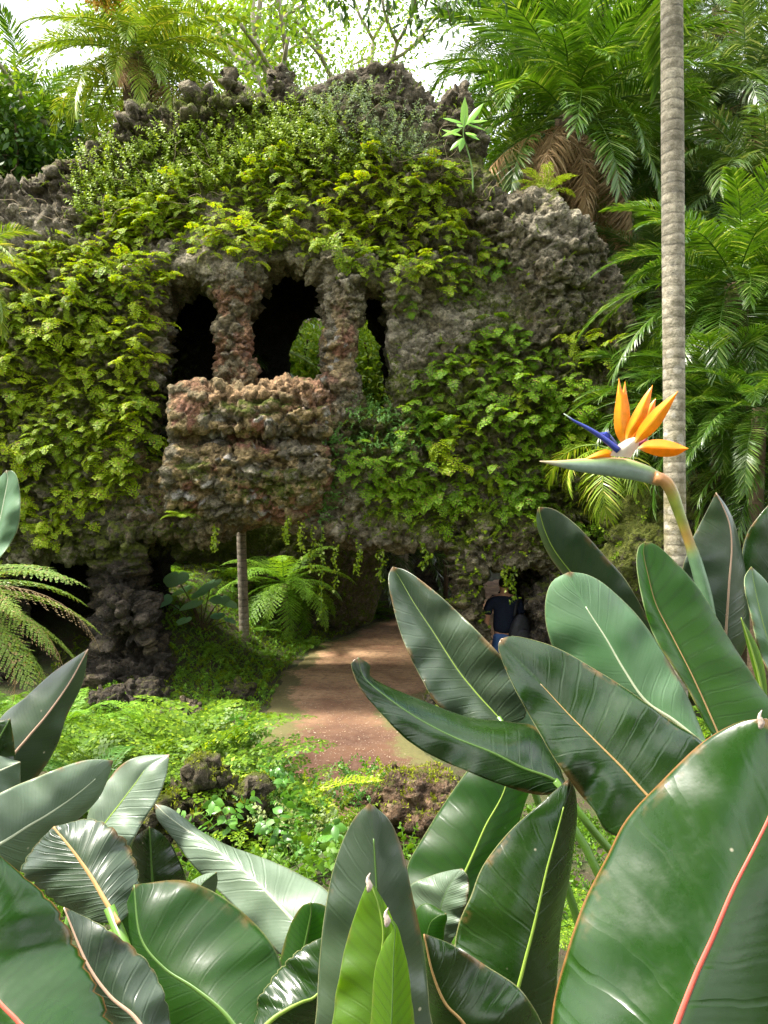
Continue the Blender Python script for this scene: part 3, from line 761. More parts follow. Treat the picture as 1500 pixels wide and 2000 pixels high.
def stuff_on_wall(name, label, poly, n, seed, mat, makers, smin, smax_, up=.4, cat='plants', V=wV, Nn=wN):
    r = np.random.default_rng(seed); idx = wall_points(poly, n, seed, V=V, Nn=Nn); mb = MB()
    vs = [m.arrays() for m in makers]
    for i in idx:
        Va, Qa, Ta = vs[r.integers(len(vs))]; p_ = V[i]; az = math.atan2(-1, Nn[i][0] * .5) + r.uniform(-1.2, 1.2)
        mb.add(rotm(Va, az, r.uniform(-.5, .3), r.uniform(-.4, .4), r.uniform(smin, smax_), p_), Qa, Ta)
    o = link(name, mb.mesh(name, mat)); return props(o, label, cat, kind='stuff')
sprigs = [sprig(k, 8, .24, .050, .032) for k in range(8)]
stuff_on_wall('herb_growth', 'mass of small leafy yellow-green herbs covering the upper wall under the rocky crest',
              [(150, 340), (185, 300), (250, 295), (350, 250), (430, 262), (520, 215), (640, 225), (690, 270), (780, 315), (840, 330), (700, 345), (560, 335), (400, 385), (200, 440), (150, 420)], 1500, 5, HERB, sprigs, .6, 1.25)
hang = [sprig(30 + k, 10, .38, .055, .016, upward=.1, tilt=.8) for k in range(5)]
stuff_on_wall('hanging_herbs', 'grey-green narrow-leaved herbs hanging below the highest rocks of the crest', [(600, 190), (700, 170), (820, 230), (850, 330), (760, 330), (650, 270)], 230, 6, HERB_G, hang, .6, 1.1)
tiny = [sprig(50 + k, 8, .16, .022, .018, upward=.3) for k in range(5)]
stuff_on_wall('creeper_growth', 'small-leaved creeper trailing over the wall below the narrow window', [(600, 850), (640, 800), (700, 790), (830, 830), (840, 880), (700, 900), (640, 1040), (585, 1000)], 620, 7, HERB_D, tiny, .7, 1.4)
stuff_on_wall('moss_growth', 'small mosses and seedlings scattered over the grotto wall', [(-80, 330), (200, 210), (560, 110), (930, 150), (960, 380), (1240, 560), (1250, 1150), (900, 1100), (300, 1080), (-80, 1090)], 1500, 8, MOSSL, tiny, .5, 1.2)
stuff_on_wall('low_creepers', 'dark green creepers and moss along the lower edge of the right wall', [(820, 960), (1250, 900), (1250, 1180), (960, 1110), (700, 1070), (640, 1020), (760, 990)], 420, 9, MOSSL, tiny, .8, 1.6)
tw = MB(); r = np.random.default_rng(3)
for i in np.concatenate([wall_points([(150, 330), (450, 300), (700, 360), (420, 400), (180, 470)], 46, 12), wall_points([(0, 300), (160, 330), (200, 500), (0, 470)], 16, 13), wall_points([(600, 180), (1000, 300), (960, 450), (850, 400)], 20, 14)]):
    p0 = wV[i]; a = r.uniform(-1.2, 1.2); L = r.uniform(.15, .6); q = [p0]
    dd = np.array([math.sin(a), -.35, math.cos(a) * .6 - .2])
    for k in range(4): q.append(q[-1] + norm(dd + r.normal(0, .35, 3)) * L / 4)
    V, Q, T = tube(resample(q, 10), np.linspace(.0055, .002, 10), None, 4); tw.add(V, Q, T)
props(link('dry_stems', tw.mesh('dry_stems', TWIG)), 'tangle of pale dry stems and rootlets over the upper wall', 'stems', kind='stuff')

# young shrub on the ledge at the right shoulder of the wall
def sapling():
    d = 10.2
    t_ = empty('sapling', U(924, 372, d), label='young sapling with large leaves on a thin stem at the right shoulder of the wall', cat='sapling')
    def loc(a): return a - np.array(t_.location)
    st = resample([U(924, 376, d), U(922, 330, d), U(912, 290, d), U(905, 262, d), U(908, 225, d)], 16)
    V, Q, T = tube(loc(st), np.linspace(.014, .007, 16), None, 6)
    link('stem', mesh('stem', V, Q, T, STALK), t_)
    mb = MB()
    ends = [(867, 228, 42), (942, 200, 40), (908, 188, 34), (865, 250, 38), (945, 250, 42), (866, 262, 34), (935, 270, 40), (880, 290, 34), (950, 232, 34), (893, 240, 24), (930, 262, 30), (898, 293, 30)]
    for k, (x, y, L) in enumerate(ends):
        b = U(906, 240 + (k % 4) * 9, d); e = U(x, y, d - .12 + .06 * (k % 5))
        D = norm(e - b); L_ = np.linalg.norm(e - b)
        W_ = norm(np.cross(D, np.array([.1, -1, .8])))
        add_ovate(mb, loc((b + D * L_ * .08)[None]), D[None], W_[None], np.array([L_]), np.array([.085 + .03 * (k < 3)]), .08)
    link('leaf', mb.mesh('leaf', foliage('sapling_leaf', (.10, .30, .03), (.26, .50, .08), trans=.3, rough=.35)), t_)
sapling()

# fern on the turret and at the soffit
def put_fern(name, mb, mat, loc, rz, s, label, cat='fern', group=None):
    o = link(name, mb.mesh(name, mat)); o.location = loc; o.rotation_euler = (0, 0, rz); o.scale = (s,) * 3
    return props(o, label, cat, group)
def rosette(seed, nf, L, W, npn=12, npl=5, e=(.5, 1.2), arch=(1.0, 1.9), shape='lan', az=(0, 2 * PI), **kw):
    r = np.random.default_rng(seed); mb = MB()
    for k in range(nf):
        a = az[0] + (az[1] - az[0]) * (k + r.uniform(-.3, .3)) / nf
        merge(mb, fern_frond(L * r.uniform(.75, 1.1), W * r.uniform(.85, 1.1), npn, npl, r.uniform(*e), r.uniform(*arch), seed * 40 + k, shape, **kw), a)
    return mb
put_fern('sword_fern', rosette(61, 16, .5, .16, 16, 1, (.7, 1.3), (.9, 1.9), pw=1.2), HERB, U(1068, 382, 10.6), 0, 1.1, 'bright green fern growing on top of the pale rock turret')
put_fern('small_fern', rosette(62, 9, .3, .2, 9, 4), HERB, U(352, 1012, 10.1), 0, 1, 'small bright fern on the underside of the wall left of the balcony')

# ------------------------------------------------------------------ palms
def palm(x, y, crown_z, fr, mats, nf, label, cat='palm tree', group=None, trunk_r=.16, trunk_mat=None, dead=None, nd=0, elev=(1.35, -.35), scale=1, seed=0, rnd=.15, base=None, az0=0.0, azspan=2 * PI, fruit=False):
    r = random.Random(seed); z0 = base if base is not None else gz(x, y) - .1
    t_ = empty('palm_tree', (x, y, z0), label=label, cat=cat, group=group)
    H = crown_z - z0; n = 14
    P = np.stack([.05 * np.sin(np.linspace(0, 3, n) + seed), .05 * np.cos(np.linspace(0, 2.5, n)) - .05, np.linspace(0, H, n)], 1)
    V, Q, T = tube(P, trunk_r * (1.15 - .2 * np.linspace(0, 1, n)), None, 12, (0, 1, 0))
    link('trunk', mesh('trunk', V, Q, T, trunk_mat or BARK_D), t_)
    for k in range(nf):
        u = (k + .5) / nf; o = link('frond', fr[r.randrange(len(fr))], t_)
        o.location = (P[-1][0], P[-1][1], H)
        e = elev[0] + (elev[1] - elev[0]) * u ** .9
        az = az0 + (k * 2.39996 % (2 * PI)) / (2 * PI) * azspan
        o.rotation_euler = (r.uniform(-.3, .3), -(e - .55) + r.uniform(-rnd, rnd), az)
        s = scale * r.uniform(.85, 1.12); o.scale = (s,) * 3
    for k in range(nd):
        o = link('dead_frond', dead[r.randrange(len(dead))], t_); o.location = (P[-1][0], P[-1][1], H - .15)
        o.rotation_euler = (r.uniform(-.4, .4), r.uniform(.75, 1.7), k * 2.39996); s = scale * r.uniform(.75, .98); o.scale = (s,) * 3
        o['label'] = 'dry brown hanging frond'
    if fruit:
        rr = np.random.default_rng(5); mb = MB()
        for c_, R_ in ((np.array([.5, -1.3, 1.25]), .5), (np.array([-.3, -1.35, .75]), .36)):
            for k in range(90):
                a = c_ + rr.normal(0, R_ * .18, 3); b = a + norm(rr.normal(0, 1, 3) + [0, -.3, .1]) * R_ * rr.uniform(.5, 1.1)
                V, Q, T = tube([a, (a + b) / 2 + rr.normal(0, .02, 3), b], .012, None, 3); mb.add(V, Q, T)
                q = b + rr.normal(0, .035, (7, 3)); D_ = norm(rr.normal(0, 1, (7, 3))); V, Q = leafquads(q, D_, norm(np.cross(D_, [.3, .5, .1])), .045, .035); mb.add(V, Q)
        o = link('fruit_cluster', mb.mesh('fruit_cluster', plain('orange_fruit', (.36, .16, .01), (.62, .36, .03), 12, .6)), t_); o.location = (0, 0, H - .3)
    return t_

def fronds(k, mat, name='frond', **kw): return [palm_frond(seed=100 + i + kw.get('sd', 0), **{a: b for a, b in kw.items() if a != 'sd'}).mesh(name, mat) for i in range(k)]
FR_L = fronds(3, PALM_L, L=2.6, elev=.55, arch=1.35, n=92, ll=.50, wd=.026, vee=.35, droop=.28, mess=.07)
FR_G = fronds(4, PALM_G, L=2.7, elev=.55, arch=1.2, n=92, ll=.5, wd=.026, vee=.35, droop=.28, mess=.07, sd=10)
FR_B = fronds(3, PALM_B, L=2.6, elev=.55, arch=1.4, n=84, ll=.5, wd=.028, vee=.25, droop=.5, mess=.08, sd=20)
FR_D = fronds(3, DEAD, 'dead_frond', L=2.4, elev=.55, arch=1.0, n=84, ll=.46, wd=.024, vee=-.2, droop=1.0, mess=.3, sd=30)
p = U(275, 118, 15.5)
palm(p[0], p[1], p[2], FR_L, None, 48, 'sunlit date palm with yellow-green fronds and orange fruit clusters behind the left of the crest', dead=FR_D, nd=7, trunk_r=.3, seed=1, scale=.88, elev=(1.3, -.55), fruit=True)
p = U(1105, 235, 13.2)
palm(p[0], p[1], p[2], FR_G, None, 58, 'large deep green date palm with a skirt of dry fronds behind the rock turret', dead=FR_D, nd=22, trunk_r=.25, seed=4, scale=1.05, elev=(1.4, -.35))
p = U(1440, 560, 9.2)
palm(p[0], p[1], p[2], FR_G, None, 54, 'low bushy palm with arching green fronds at the right edge behind the slim trunk', trunk_r=.14, seed=8, scale=.68, elev=(1.25, -.55))
bgp = [(1290, 150, 17, FR_B, 30, 'palm with silvery drooping fronds behind the slim trunk, upper right', 5), (1450, 190, 15, FR_B, 34, 'silvery green palm at the upper right corner', 6), (1010, 60, 19, FR_G, 32, 'tall palm above the right shoulder of the wall', 7),
       (1400, 20, 20, FR_G, 30, 'high palm at the top right edge of the picture', 9), (60, 250, 19, FR_G, 28, 'palm in the gap left of the sunlit palm', 10), (1480, 380, 12.5, FR_B, 34, 'dark palm at the right edge above the bushy palm', 12), (15, 300, 17.5, FR_G, 24, 'low palm crown at the far left behind the wall', 11), (1220, 330, 16, FR_B, 30, 'palm crown in the shade between the large palm and the slim trunk', 14),
       (1180, 20, 17.5, FR_G, 30, 'palm whose fronds fill the top between the large palm and the slim trunk', 15), (640, 715, 18.5, FR_L, 26, 'bright palm seen through the middle window', 16)]
for x_, y_, d_, f_, n_, lab, sd_ in bgp:
    p = U(x_, y_, d_); palm(p[0], p[1], p[2], f_, None, n_ + 8, lab, trunk_r=.14, seed=sd_, scale=.62 if sd_ == 16 else .95, elev=(1.3, -.5), dead=FR_D, nd=5 if sd_ in (9, 6, 14) else 0, group='palms of the forest behind the wall')
# low dark palms beyond the passage
FR_S = fronds(2, PALM_B, L=1.5, elev=.55, arch=1.3, n=44, ll=.34, wd=.024, vee=.2, droop=.35, sd=40)
for k, (x_, y_, d_, s_, lab) in enumerate([(700, 1085, 19, 1.0, 'dark young palm beyond the passage, left of the middle'), (790, 1075, 20, 1.1, 'dark young palm beyond the passage, in the middle'), (620, 1060, 19.5, .9, 'dark young palm right above the tree fern'), (850, 1080, 25, 1.0, 'young palm deep in the passage by the far bend of the path')]):
    p = U(x_, y_, d_); palm(p[0], p[1], max(p[2], gz(p[0], p[1]) + .4), FR_S, None, 20, lab, trunk_r=.08, seed=30 + k, scale=s_, elev=(1.2, -.2), group='young palms beyond the passage')
# small fronds near the flower, far left, and by the right edge
FR_N = fronds(2, PALM_L, L=1.0, elev=.55, arch=1.9, n=40, ll=.30, wd=.014, vee=.1, droop=.5, sd=60)
p = U(1195, 880, 9.2)
palm(p[0], p[1], p[2], FR_N, None, 9, 'small feathery palm with hanging fronds behind the orange flower', trunk_r=.05, seed=51, scale=.95, elev=(.6, -.6))
p = U(-60, 520, 8.0)
palm(p[0], p[1], p[2], FR_L, None, 16, 'palm reaching in with feathery fronds from the left edge', trunk_r=.12, seed=52, scale=.36, elev=(1.1, -.6))
p = U(1480, 800, 7.5)
palm(p[0], p[1], p[2], FR_G, None, 22, 'slender-leaved palm low at the right edge', trunk_r=.07, seed=53, scale=.42, elev=(1.2, -.7))

for x_, y_, d_, sc_, f_, lab, sd_ in ((1330, 700, 11.5, .62, FR_G, 'bushy palm in the shade low behind the slim trunk', 61), (1470, 640, 10.5, .66, FR_G, 'bushy palm filling the right edge above the low rock wall', 62), (1285, 560, 12.5, .7, FR_B, 'shaded palm between the wall and the slim trunk', 63), (1420, 860, 9.8, .45, FR_G, 'small palm low at the right above the rock wall', 64)):
    p = U(x_, y_, d_); palm(p[0], p[1], p[2], f_, None, 34, lab, trunk_r=.09, seed=sd_, scale=sc_, elev=(1.3, -.5), group='bushy palms right of the grotto')
FR_T = fronds(2, PALM_G, L=1.3, elev=.55, arch=1.2, n=62, ll=.34, wd=.012, vee=.35, droop=.3, sd=80)
for x_, y_, d_, sc_, lab, sd_ in ((1400, 800, 8.6, 1.0, 'fine-leaved palm right of the slim trunk above the rock wall', 71), (1290, 790, 9.6, .9, 'fine-leaved palm just behind the slim trunk', 72), (1500, 900, 8.0, .9, 'fine-leaved palm lowest at the right edge', 73)):
    p = U(x_, y_, d_); palm(p[0], p[1], p[2], FR_T, None, 40, lab, trunk_r=.05, seed=sd_, scale=sc_, elev=(1.3, -.6), group='bushy palms right of the grotto')
for k, (x_, d_, z_) in enumerate([(1290, 9.8, .1), (1345, 9.2, .2), (1400, 9.4, .9), (1450, 9.3, .8), (1500, 9.0, .7), (1340, 8.2, .0), (1430, 8.3, .1), (1260, 10.0, .8)]):
    xx = (x_ - 750) / F * d_; put_fern('ground_fern', rosette(450 + k, 13, .8, .28, 15, 4, (.4, 1.2), (1.0, 1.8)), FERN_R if k % 2 else FERN_D, (xx, d_, gz(xx, d_) + z_), k * 1.1, 1.1, 'deep green fern growing on and around the low rock wall at the right', group='ferns by the low rock wall')
def vine(x_, y0, y1, d_, seed, label):
    r = np.random.default_rng(seed); t_ = MB(); st = resample([U(x_ + r.uniform(-6, 6), y0 + (y1 - y0) * k / 5, d_ + r.uniform(-.04, .04)) for k in range(6)], 24); V, Q, T = tube(st, .0035, None, 4)
    o = empty('trailing_vine', st[0], label=label, cat='vine', group='vines trailing under the wall'); link('stem', mesh('stem', V - st[0], Q, T, STALK), o)
    P_ = np.repeat(st, 3, 0) + r.normal(0, .02, (72, 3)); D = norm(r.normal(0, .8, (72, 3)) + [0, -.2, -.5]); add_ovate(t_, P_ - st[0], D, norm(np.cross(D, r.normal(0, 1, (72, 3)))), r.uniform(.03, .06, 72), .035, .1)
    link('leaves', t_.mesh('leaves', HERB), o)
for k, (x_, y0, y1, d_) in enumerate([(628, 1030, 1210, 10.3), (612, 1030, 1110, 10.3), (655, 1050, 1150, 10.4), (700, 1060, 1120, 10.3), (590, 1020, 1075, 10.2), (745, 1060, 1130, 10.4), (830, 1060, 1110, 10.3), (560, 1010, 1060, 10.1), (985, 1100, 1150, 10.25), (1002, 1100, 1175, 10.3), (420, 1030, 1075, 10.2)]):
    vine(x_, y0, y1, d_, 300 + k, 'thin leafy vine trailing down from the underside of the grotto wall')

# slim ringed trunk in front, right; thin trunk in the passage
def slim(name, pts, d, r0, r1, mat, label):
    P = resample([U(x, y, d) for x, y in pts], 40); P[0, 2] = gz(P[0, 0], d) - .1
    t_ = empty(name, P[0], label=label, cat='palm tree'); q = P - P[0]
    rad = np.linspace(r0, r1, 40) * (1 + .02 * np.sin(np.arange(40) * .31 + 1))
    V, Q, T = tube(q, rad, None, 20, (0, 1, 0)); link('trunk', mesh('trunk', V, Q, T, mat), t_); return t_, P
TR1 = trunkmat('ringed_bark', (.15, .13, .085), (.42, .375, .28), (.60, .57, .52), 84, .8, 1.0, 4.2)
tp, P = slim('palm_tree', [(1322, 1420), (1318, 1000), (1316, 700), (1314, 350), (1312, 0), (1310, -420)], 5.6, .077, .080, TR1, 'slim tall ringed palm trunk at the right')
for k in range(14):
    o = link('frond', FR_G[k % 4], tp); o.location = P[-1] - P[0]; o.rotation_euler = (.1, -(1.2 - k * .11 - .55), k * 2.4); o.scale = (.9,) * 3
TR2 = trunkmat('grey_ringed_bark', (.26, .22, .15), (.48, .42, .32), (.55, .5, .42), 55, .3, 0, .8)
tp, P = slim('palm_tree', [(478, 1292), (476, 1200), (473, 1100), (471, 1000), (470, 700)], 13.75, .092, .078, TR2, 'thin grey palm trunk on the mossy bank seen through the passage')
for k in range(16):
    o = link('frond', FR_S[k % 2], tp); o.location = P[-1] - P[0]; o.rotation_euler = (.1, -(1.2 - k * .09 - .55), k * 2.4)

# tree fern beyond the passage
def tree_fern(loc, zc, nf, s, mat, label, seed, npn=22, L=1.6, W=.5, e=(1.1, .0), az0=0, span=2 * PI, tr=.07, archr=1.5, brown=0, npl=9):
    t_ = empty('tree_fern', loc, label=label, cat='tree fern'); H = zc - loc[2]; r = random.Random(seed)
    V, Q, T = tube(np.array([[0, 0, 0], [.02, 0, H * .5], [0, 0, H]]), tr, None, 10); link('trunk', mesh('trunk', V, Q, T, BARK_D), t_)
    vs = [fern_frond(L, W, npn, npl, .55, archr, seed + k, 'lan', 1.1, .12, .2, .006, 1.0, .05).mesh('frond', mat) for k in range(3)]
    vb = fern_frond(L, W * .7, npn, npl, .3, 1.5, seed + 9, 'lan', .9, .12, .6, .006, .8).mesh('frond', DEAD) if brown else None
    for k in range(nf):
        bb = brown and k % 5 == 2
        o = link('frond', vb if bb else vs[k % 3], t_); o.location = (0, 0, H); u = k / nf
        o.rotation_euler = (r.uniform(-.2, .2), -(e[0] + (e[1] - e[0]) * u - .55) + r.uniform(-.1, .1), az0 + (k * 2.39996 % (2 * PI)) / (2 * PI) * span); q = s * r.uniform(.85, 1.1); o.scale = (q,) * 3
        if bb: o['label'] = 'withered reddish-brown frond'
    return t_
TREEF = foliage('treefern_bright', (.10, .25, .02), (.28, .50, .04), trans=.35)
p = U(555, 1140, 15.2)
tree_fern((p[0], p[1], gz(p[0], p[1])), p[2], 26, .98, TREEF, 'bright green tree fern with spreading fronds beyond the passage behind the thin trunk', 70, e=(1.15, -.45), W=.62)
tree_fern((-2.62, 4.5, gz(-2.62, 4.5)), 2.18, 20, .80, foliage('treefern_near', (.08, .17, .02), (.24, .34, .07), (.34, .26, .12), trans=.3, rough=.4), 'tree fern with long grey-green and rust fronds reaching in from the left edge', 75, 26, 1.3, .46, (.6, -.5), az0=-1.2, span=2.2, brown=4, tr=.09, archr=1.0, npl=10)
for k, (x_, y_, s_, lab) in enumerate([(300, 13.2, .8, 'green fern on the bank just right of the left pillar'), (340, 14.2, 1.0, 'green fern behind the taro plant'), (420, 12.4, .7, 'small fern below the taro plant'), (650, 17.0, 1.1, 'deep green fern at the far edge of the path, right of the tree fern'), (720, 19.0, 1.2, 'deep green fern at the far edge of the path, below the young palms'), (600, 14.9, .7, 'fern under the tree fern beside the path'), (520, 13.4, .45, 'little fern at the foot of the thin trunk'), (780, 21.0, 1.3, 'deep green fern near the far bend of the path'), (455, 15.6, 1.1, 'green fern behind the thin trunk')]):
    xx = (x_ - 750) / F * y_; put_fern('ground_fern', rosette(400 + k, 13, .75, .26, 15, 4, (.4, 1.2), (1.0, 1.8)), FERN_R if k in (3, 4, 7) else TREEF, (xx, y_, gz(xx, y_) + .02), k * 1.1, s_, lab)
p = U(870, 1110, 23)
tree_fern((p[0], p[1], gz(p[0], p[1])), p[2] + .3, 14, .8, HERB_D, 'tree fern by the far bend of the path', 77, L=1.5)
#PART3
# ------------------------------------------------------------------ forest trees behind
def tree_mesh(seed, H=9, spread=4.5, nleaf=26, leaf=.16, flat=.5, thin=1.0, levels=4, first=.45):
    r = np.random.default_rng(seed); tk = MB(); tips = []
    def grow(p, d, L, rad, lv):
        n = 6; q = [p]
        for k in range(n): d = norm(d + r.normal(0, .10, 3) + np.array([0, 0, .03])); q.append(q[-1] + d * L / n)
        V, Q, T = tube(np.array(q), np.linspace(rad, rad * .66, n + 1), None, 8 if lv < 2 else 5); tk.add(V, Q, T)
        if lv >= 2: tips.extend(q[3:])
        if lv >= levels: return
        m = 3 if lv else 4
        for k in range(m):
            a = r.uniform(0, 2 * PI); sp_ = r.uniform(.5, .95)
            ax = norm(np.cross(d, [math.cos(a), math.sin(a), .2])); nd = norm(d * math.cos(sp_) + ax * math.sin(sp_)); nd[2] *= flat if lv > 0 else .9; nd = norm(nd + np.array([0, 0, .12]))
            grow(q[-1] if k else q[-2], nd, L * r.uniform(.62, .85), rad * .62, lv + 1)
    grow(np.zeros(3), np.array([.05, 0, 1.0]), H * first, H * .024, 0)
    tips = np.array(tips); m = int(nleaf * thin)
    c = np.repeat(tips + r.normal(0, .15, tips.shape), m, 0); n = len(c)
    P = c + r.normal(0, 1, (n, 3)) * np.array([.42, .42, .42 * flat])
    D = norm(r.normal(0, 1, (n, 3)) + [0, 0, -.2]); W_ = norm(np.cross(D, r.normal(0, .5, (n, 3)) + [0, 0, 1]))
    V, Q = leafquads(P, D, W_, leaf * r.uniform(.6, 1.3, n), leaf * .5, .2)
    cr = MB(); cr.add(V, Q); return tk, cr
def tree_kind(seed, lm, bm, **kw):
    tk, cr = tree_mesh(seed, **kw); return tk.mesh('trunk', bm), cr.mesh('crown', lm)
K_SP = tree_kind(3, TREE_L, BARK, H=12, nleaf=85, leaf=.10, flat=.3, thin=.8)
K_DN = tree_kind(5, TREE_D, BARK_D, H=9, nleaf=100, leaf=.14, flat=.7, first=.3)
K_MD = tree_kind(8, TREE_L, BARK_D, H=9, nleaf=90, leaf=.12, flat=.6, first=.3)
def tree(kind, px, py, d, s, rz, label, base=None):
    """py: where the first fork should show"""
    p_ = U(px, py, d); z0 = gz(p_[0], p_[1]) - .2
    t_ = empty('tree', (p_[0], p_[1], z0), (0, 0, rz), label, 'tree', 'forest trees behind the grotto'); 
    for n_, m_ in zip(('trunk', 'crown'), kind): o = link(n_, m_, t_); o.scale = (s,) * 3
    return t_
for a in [(K_SP, 520, 200, 24, 1.25, .4, 'spreading tree with pale forked limbs and thin foliage above the crest'), (K_SP, 690, 180, 27, 1.3, 2.6, 'second thin-leaved spreading tree, right of the pale forked one'),
          (K_SP, 830, 60, 31, 1.5, 4.4, 'airy tree far behind the right end of the crest'), (K_DN, -60, 100, 20, 1.45, 1, 'dense dark tree at the top left corner'), (K_MD, 60, 60, 27, 1.6, 2, 'leafy tree behind the sunlit palm, left'),
          (K_SP, 380, 60, 30, 1.45, 3.3, 'light-crowned tree right behind the sunlit palm'), (K_DN, 1010, 200, 28, 1.5, 5, 'dark tree behind the large date palm'), (K_MD, 1180, 200, 25, 1.45, .3, 'leafy green tree between the large palm and the slim trunk'),
          (K_DN, 1330, 200, 22, 1.6, 2.2, 'dark tree behind the slim ringed trunk'), (K_DN, 1500, 200, 20, 1.6, 3.9, 'dense dark tree at the right edge'), (K_MD, 1420, 100, 30, 1.9, 1.2, 'tall leafy tree at the top right'),
          (K_DN, 700, 1000, 31, .95, 2, 'dark rounded tree closing the view beyond the passage'), (K_DN, 560, 1000, 28, .7, .5, 'dark low tree behind the tree fern'), (K_MD, 610, 720, 19.5, .92, .9, 'bright green tree seen through the middle window'), (K_MD, 740, 760, 22.5, 1.05, 2.9, 'bright green tree seen through the narrow window'),
          (K_DN, 860, 1000, 34, 1.0, 4, 'dark tree at the far bend of the path'), (K_DN, 1250, 900, 17, .75, 1.9, 'dark bushy tree right of the grotto wall'), (K_DN, 1450, 900, 15, .8, 4.6, 'dark bushy tree behind the low rock wall'), (K_DN, 240, 1000, 26, 1.0, 2.4, 'dark tree far behind the left pillar')]:
    tree(*a)
for a in [(K_SP, 600, 100, 22, 1.05, 1.4, 'thin-leaved tree close behind the middle of the crest'), (K_SP, 800, 200, 19, .9, 3.0, 'airy small tree behind the notch right of the crest'), (K_MD, 470, 100, 34, 1.9, 5.1, 'tall leafy tree far behind the pale forked one'), (K_MD, 760, 100, 38, 2.1, .8, 'tall leafy tree farthest behind the crest'), (K_MD, 180, 200, 36, 1.7, 2.8, 'leafy tree far behind the far left palms')]:
    tree(*a)
for k, (x_, y_, s_) in enumerate([(-8, -9, 1.5), (2.5, -8, 1.6), (10, -4, 1.4), (-3.5, -7, 1.2)]):  # unseen trees added to cut sky light and reflections on the near leaves
    t_ = empty('tree', (x_, y_, gz(x_, y_) - .2), (0, 0, k * 1.3), ('unseen leafy tree added as a sky blocker behind the viewpoint to the left', 'unseen dense tree added as a sky blocker straight behind the viewpoint', 'unseen leafy tree added as a sky blocker right of the viewpoint', 'unseen dense smaller tree added as a sky blocker behind the viewpoint')[k], 'tree', 'unseen trees added around the viewpoint to block sky light')
    for n_, m_ in zip(('trunk', 'crown'), (K_DN, K_MD)[k % 2]): o = link(n_, m_, t_); o.scale = (s_,) * 3

def hanging_branch():
    d = 7.5; t_ = empty('hanging_branch', U(700, -260, d), label='dark leafy branch hanging into the top edge above the crest', cat='branch'); O = np.array(t_.location); r = np.random.default_rng(12)
    tw_ = MB(); lf = MB()
    for k in range(34):
        x0 = r.uniform(560, 1010); y1 = r.uniform(-30, 75) if 760 < x0 < 900 else r.uniform(-40, 30); p0 = U(x0 + r.uniform(-60, 60), -160, d + r.uniform(-.6, .6)); p1 = U(x0, y1, d + r.uniform(-.6, .6))
        q = resample([p0, (p0 + p1) / 2 + r.normal(0, .05, 3), p1], 9); V, Q, T = tube(q - O, .004, None, 4); tw_.add(V, Q, T)
        P_ = np.repeat(q[1:], 4, 0) + r.normal(0, .05, (32, 3)); D = norm(r.normal(0, .7, P_.shape) + [0, 0, -1.0]); W_ = norm(np.cross(D, r.normal(0, 1, D.shape)))
        add_ovate(lf, P_ - O, D, W_, r.uniform(.07, .13, 32), .038, .1)
    V, Q, T = tube(resample([U(480, -190, d), U(700, -165, d), U(1040, -200, d)], 12) - O, .02, None, 6); tw_.add(V, Q, T)
    link('twigs', tw_.mesh('twigs', BARK_D), t_); link('leaves', lf.mesh('leaves', TREE_D), t_)
hanging_branch()

# ------------------------------------------------------------------ rocks
def rock_obj(name, loc, size, seed, label, palette=None, moss=.1, h=None, cat='rock', sharp=1.0):
    size = np.array(size, float); h = h or max(size) / 22
    ax = [np.arange(-s * 1.35, s * 1.35 + h, h) for s in size]
    X, Y, Z = np.meshgrid(*ax, indexing='ij')
    nn = (fbm(np.stack([X.ravel(), Y.ravel(), Z.ravel()], 1) * 2.2 / max(size) + seed * 7, 3, seed) - .5).reshape(X.shape)
    D = (np.sqrt((X / size[0]) ** 2 + (Y / size[1]) ** 2 + (Z / size[2]) ** 2) - 1 + nn * .9) * min(size)
    V, Q = surface_nets(D.astype(np.float32), np.array([a[0] for a in ax]), h)
    V = V + np.array(loc)
    V, N_, C, M_ = rocky(V, Q, .04, .035 * sharp, .13, seed, moss, palette)
    o = link(name, mesh(name, V - np.array(loc), Q, None, ROCK, cols=C, attrs={'moss': M_})); o.location = loc
    props(o, label, cat); return V, N_
lowV, lowN = rock_obj('rock_wall', U(1395, 1060, 9.0), (1.15, .7, .95), 3, 'low dark rock wall behind the grey leaves at the right edge', 'dark', .15, .05, 'rock wall')
bV, bN = rock_obj('rock_face', (-3.0, 17.0, 1.9), (3.1, .9, 2.4), 4, 'mossy rock face on the far bank seen through the passage', None, .5, .085, 'rock face')
bV2, bN2 = rock_obj('rock_face', (-.4, 23.5, 1.6), (2.6, .8, 2.0), 5, 'dark rock face behind the young palms beyond the passage', 'dark', .3, .11, 'rock face')
# boulders: mossy one right of the herbs, darker one behind the folded leaf
p = U(808, 1605, 5.0); mV, mN = rock_obj('mossy_boulder', p, (.36, .28, .33), 6, 'mossy brown boulder with a green moss cap beside the bright herbs', 'brown', .12, .02)
p = U(400, 1600, 4.3); rV, rN = rock_obj('boulder', p, (.26, .24, .30), 7, 'grey boulder half covered in moss under the maidenhair ferns', None, .35, .02)
for k, (x_, y_, d_, s_, lab) in enumerate([(285, 1372, 10.0, .22, 'dark boulder at the foot of the left pillar'), (215, 1385, 9.7, .2, 'dark boulder furthest left below the pillar'), (360, 1372, 9.6, .22, 'tan stone by the mossy bank'), (255, 1330, 9.9, .2, 'jagged stone leaning on the left pillar'), (465, 1330, 10.8, .2, 'mossed stone at the edge of the path'),
        (890, 1490, 6.9, .2, 'small dark stone at the right edge of the path'), (880, 1330, 10.2, .25, 'mossy stone at the foot of the pier')]):
    p = U(x_, y_, d_); z_ = gz(p[0], d_); rock_obj('stone', (p[0], d_, z_ + s_ * .35), (s_ * 1.2, s_, s_ * .8), 20 + k, lab, 'dark' if k != 2 else None, .1 if k < 4 else .3, .022, 'stone')

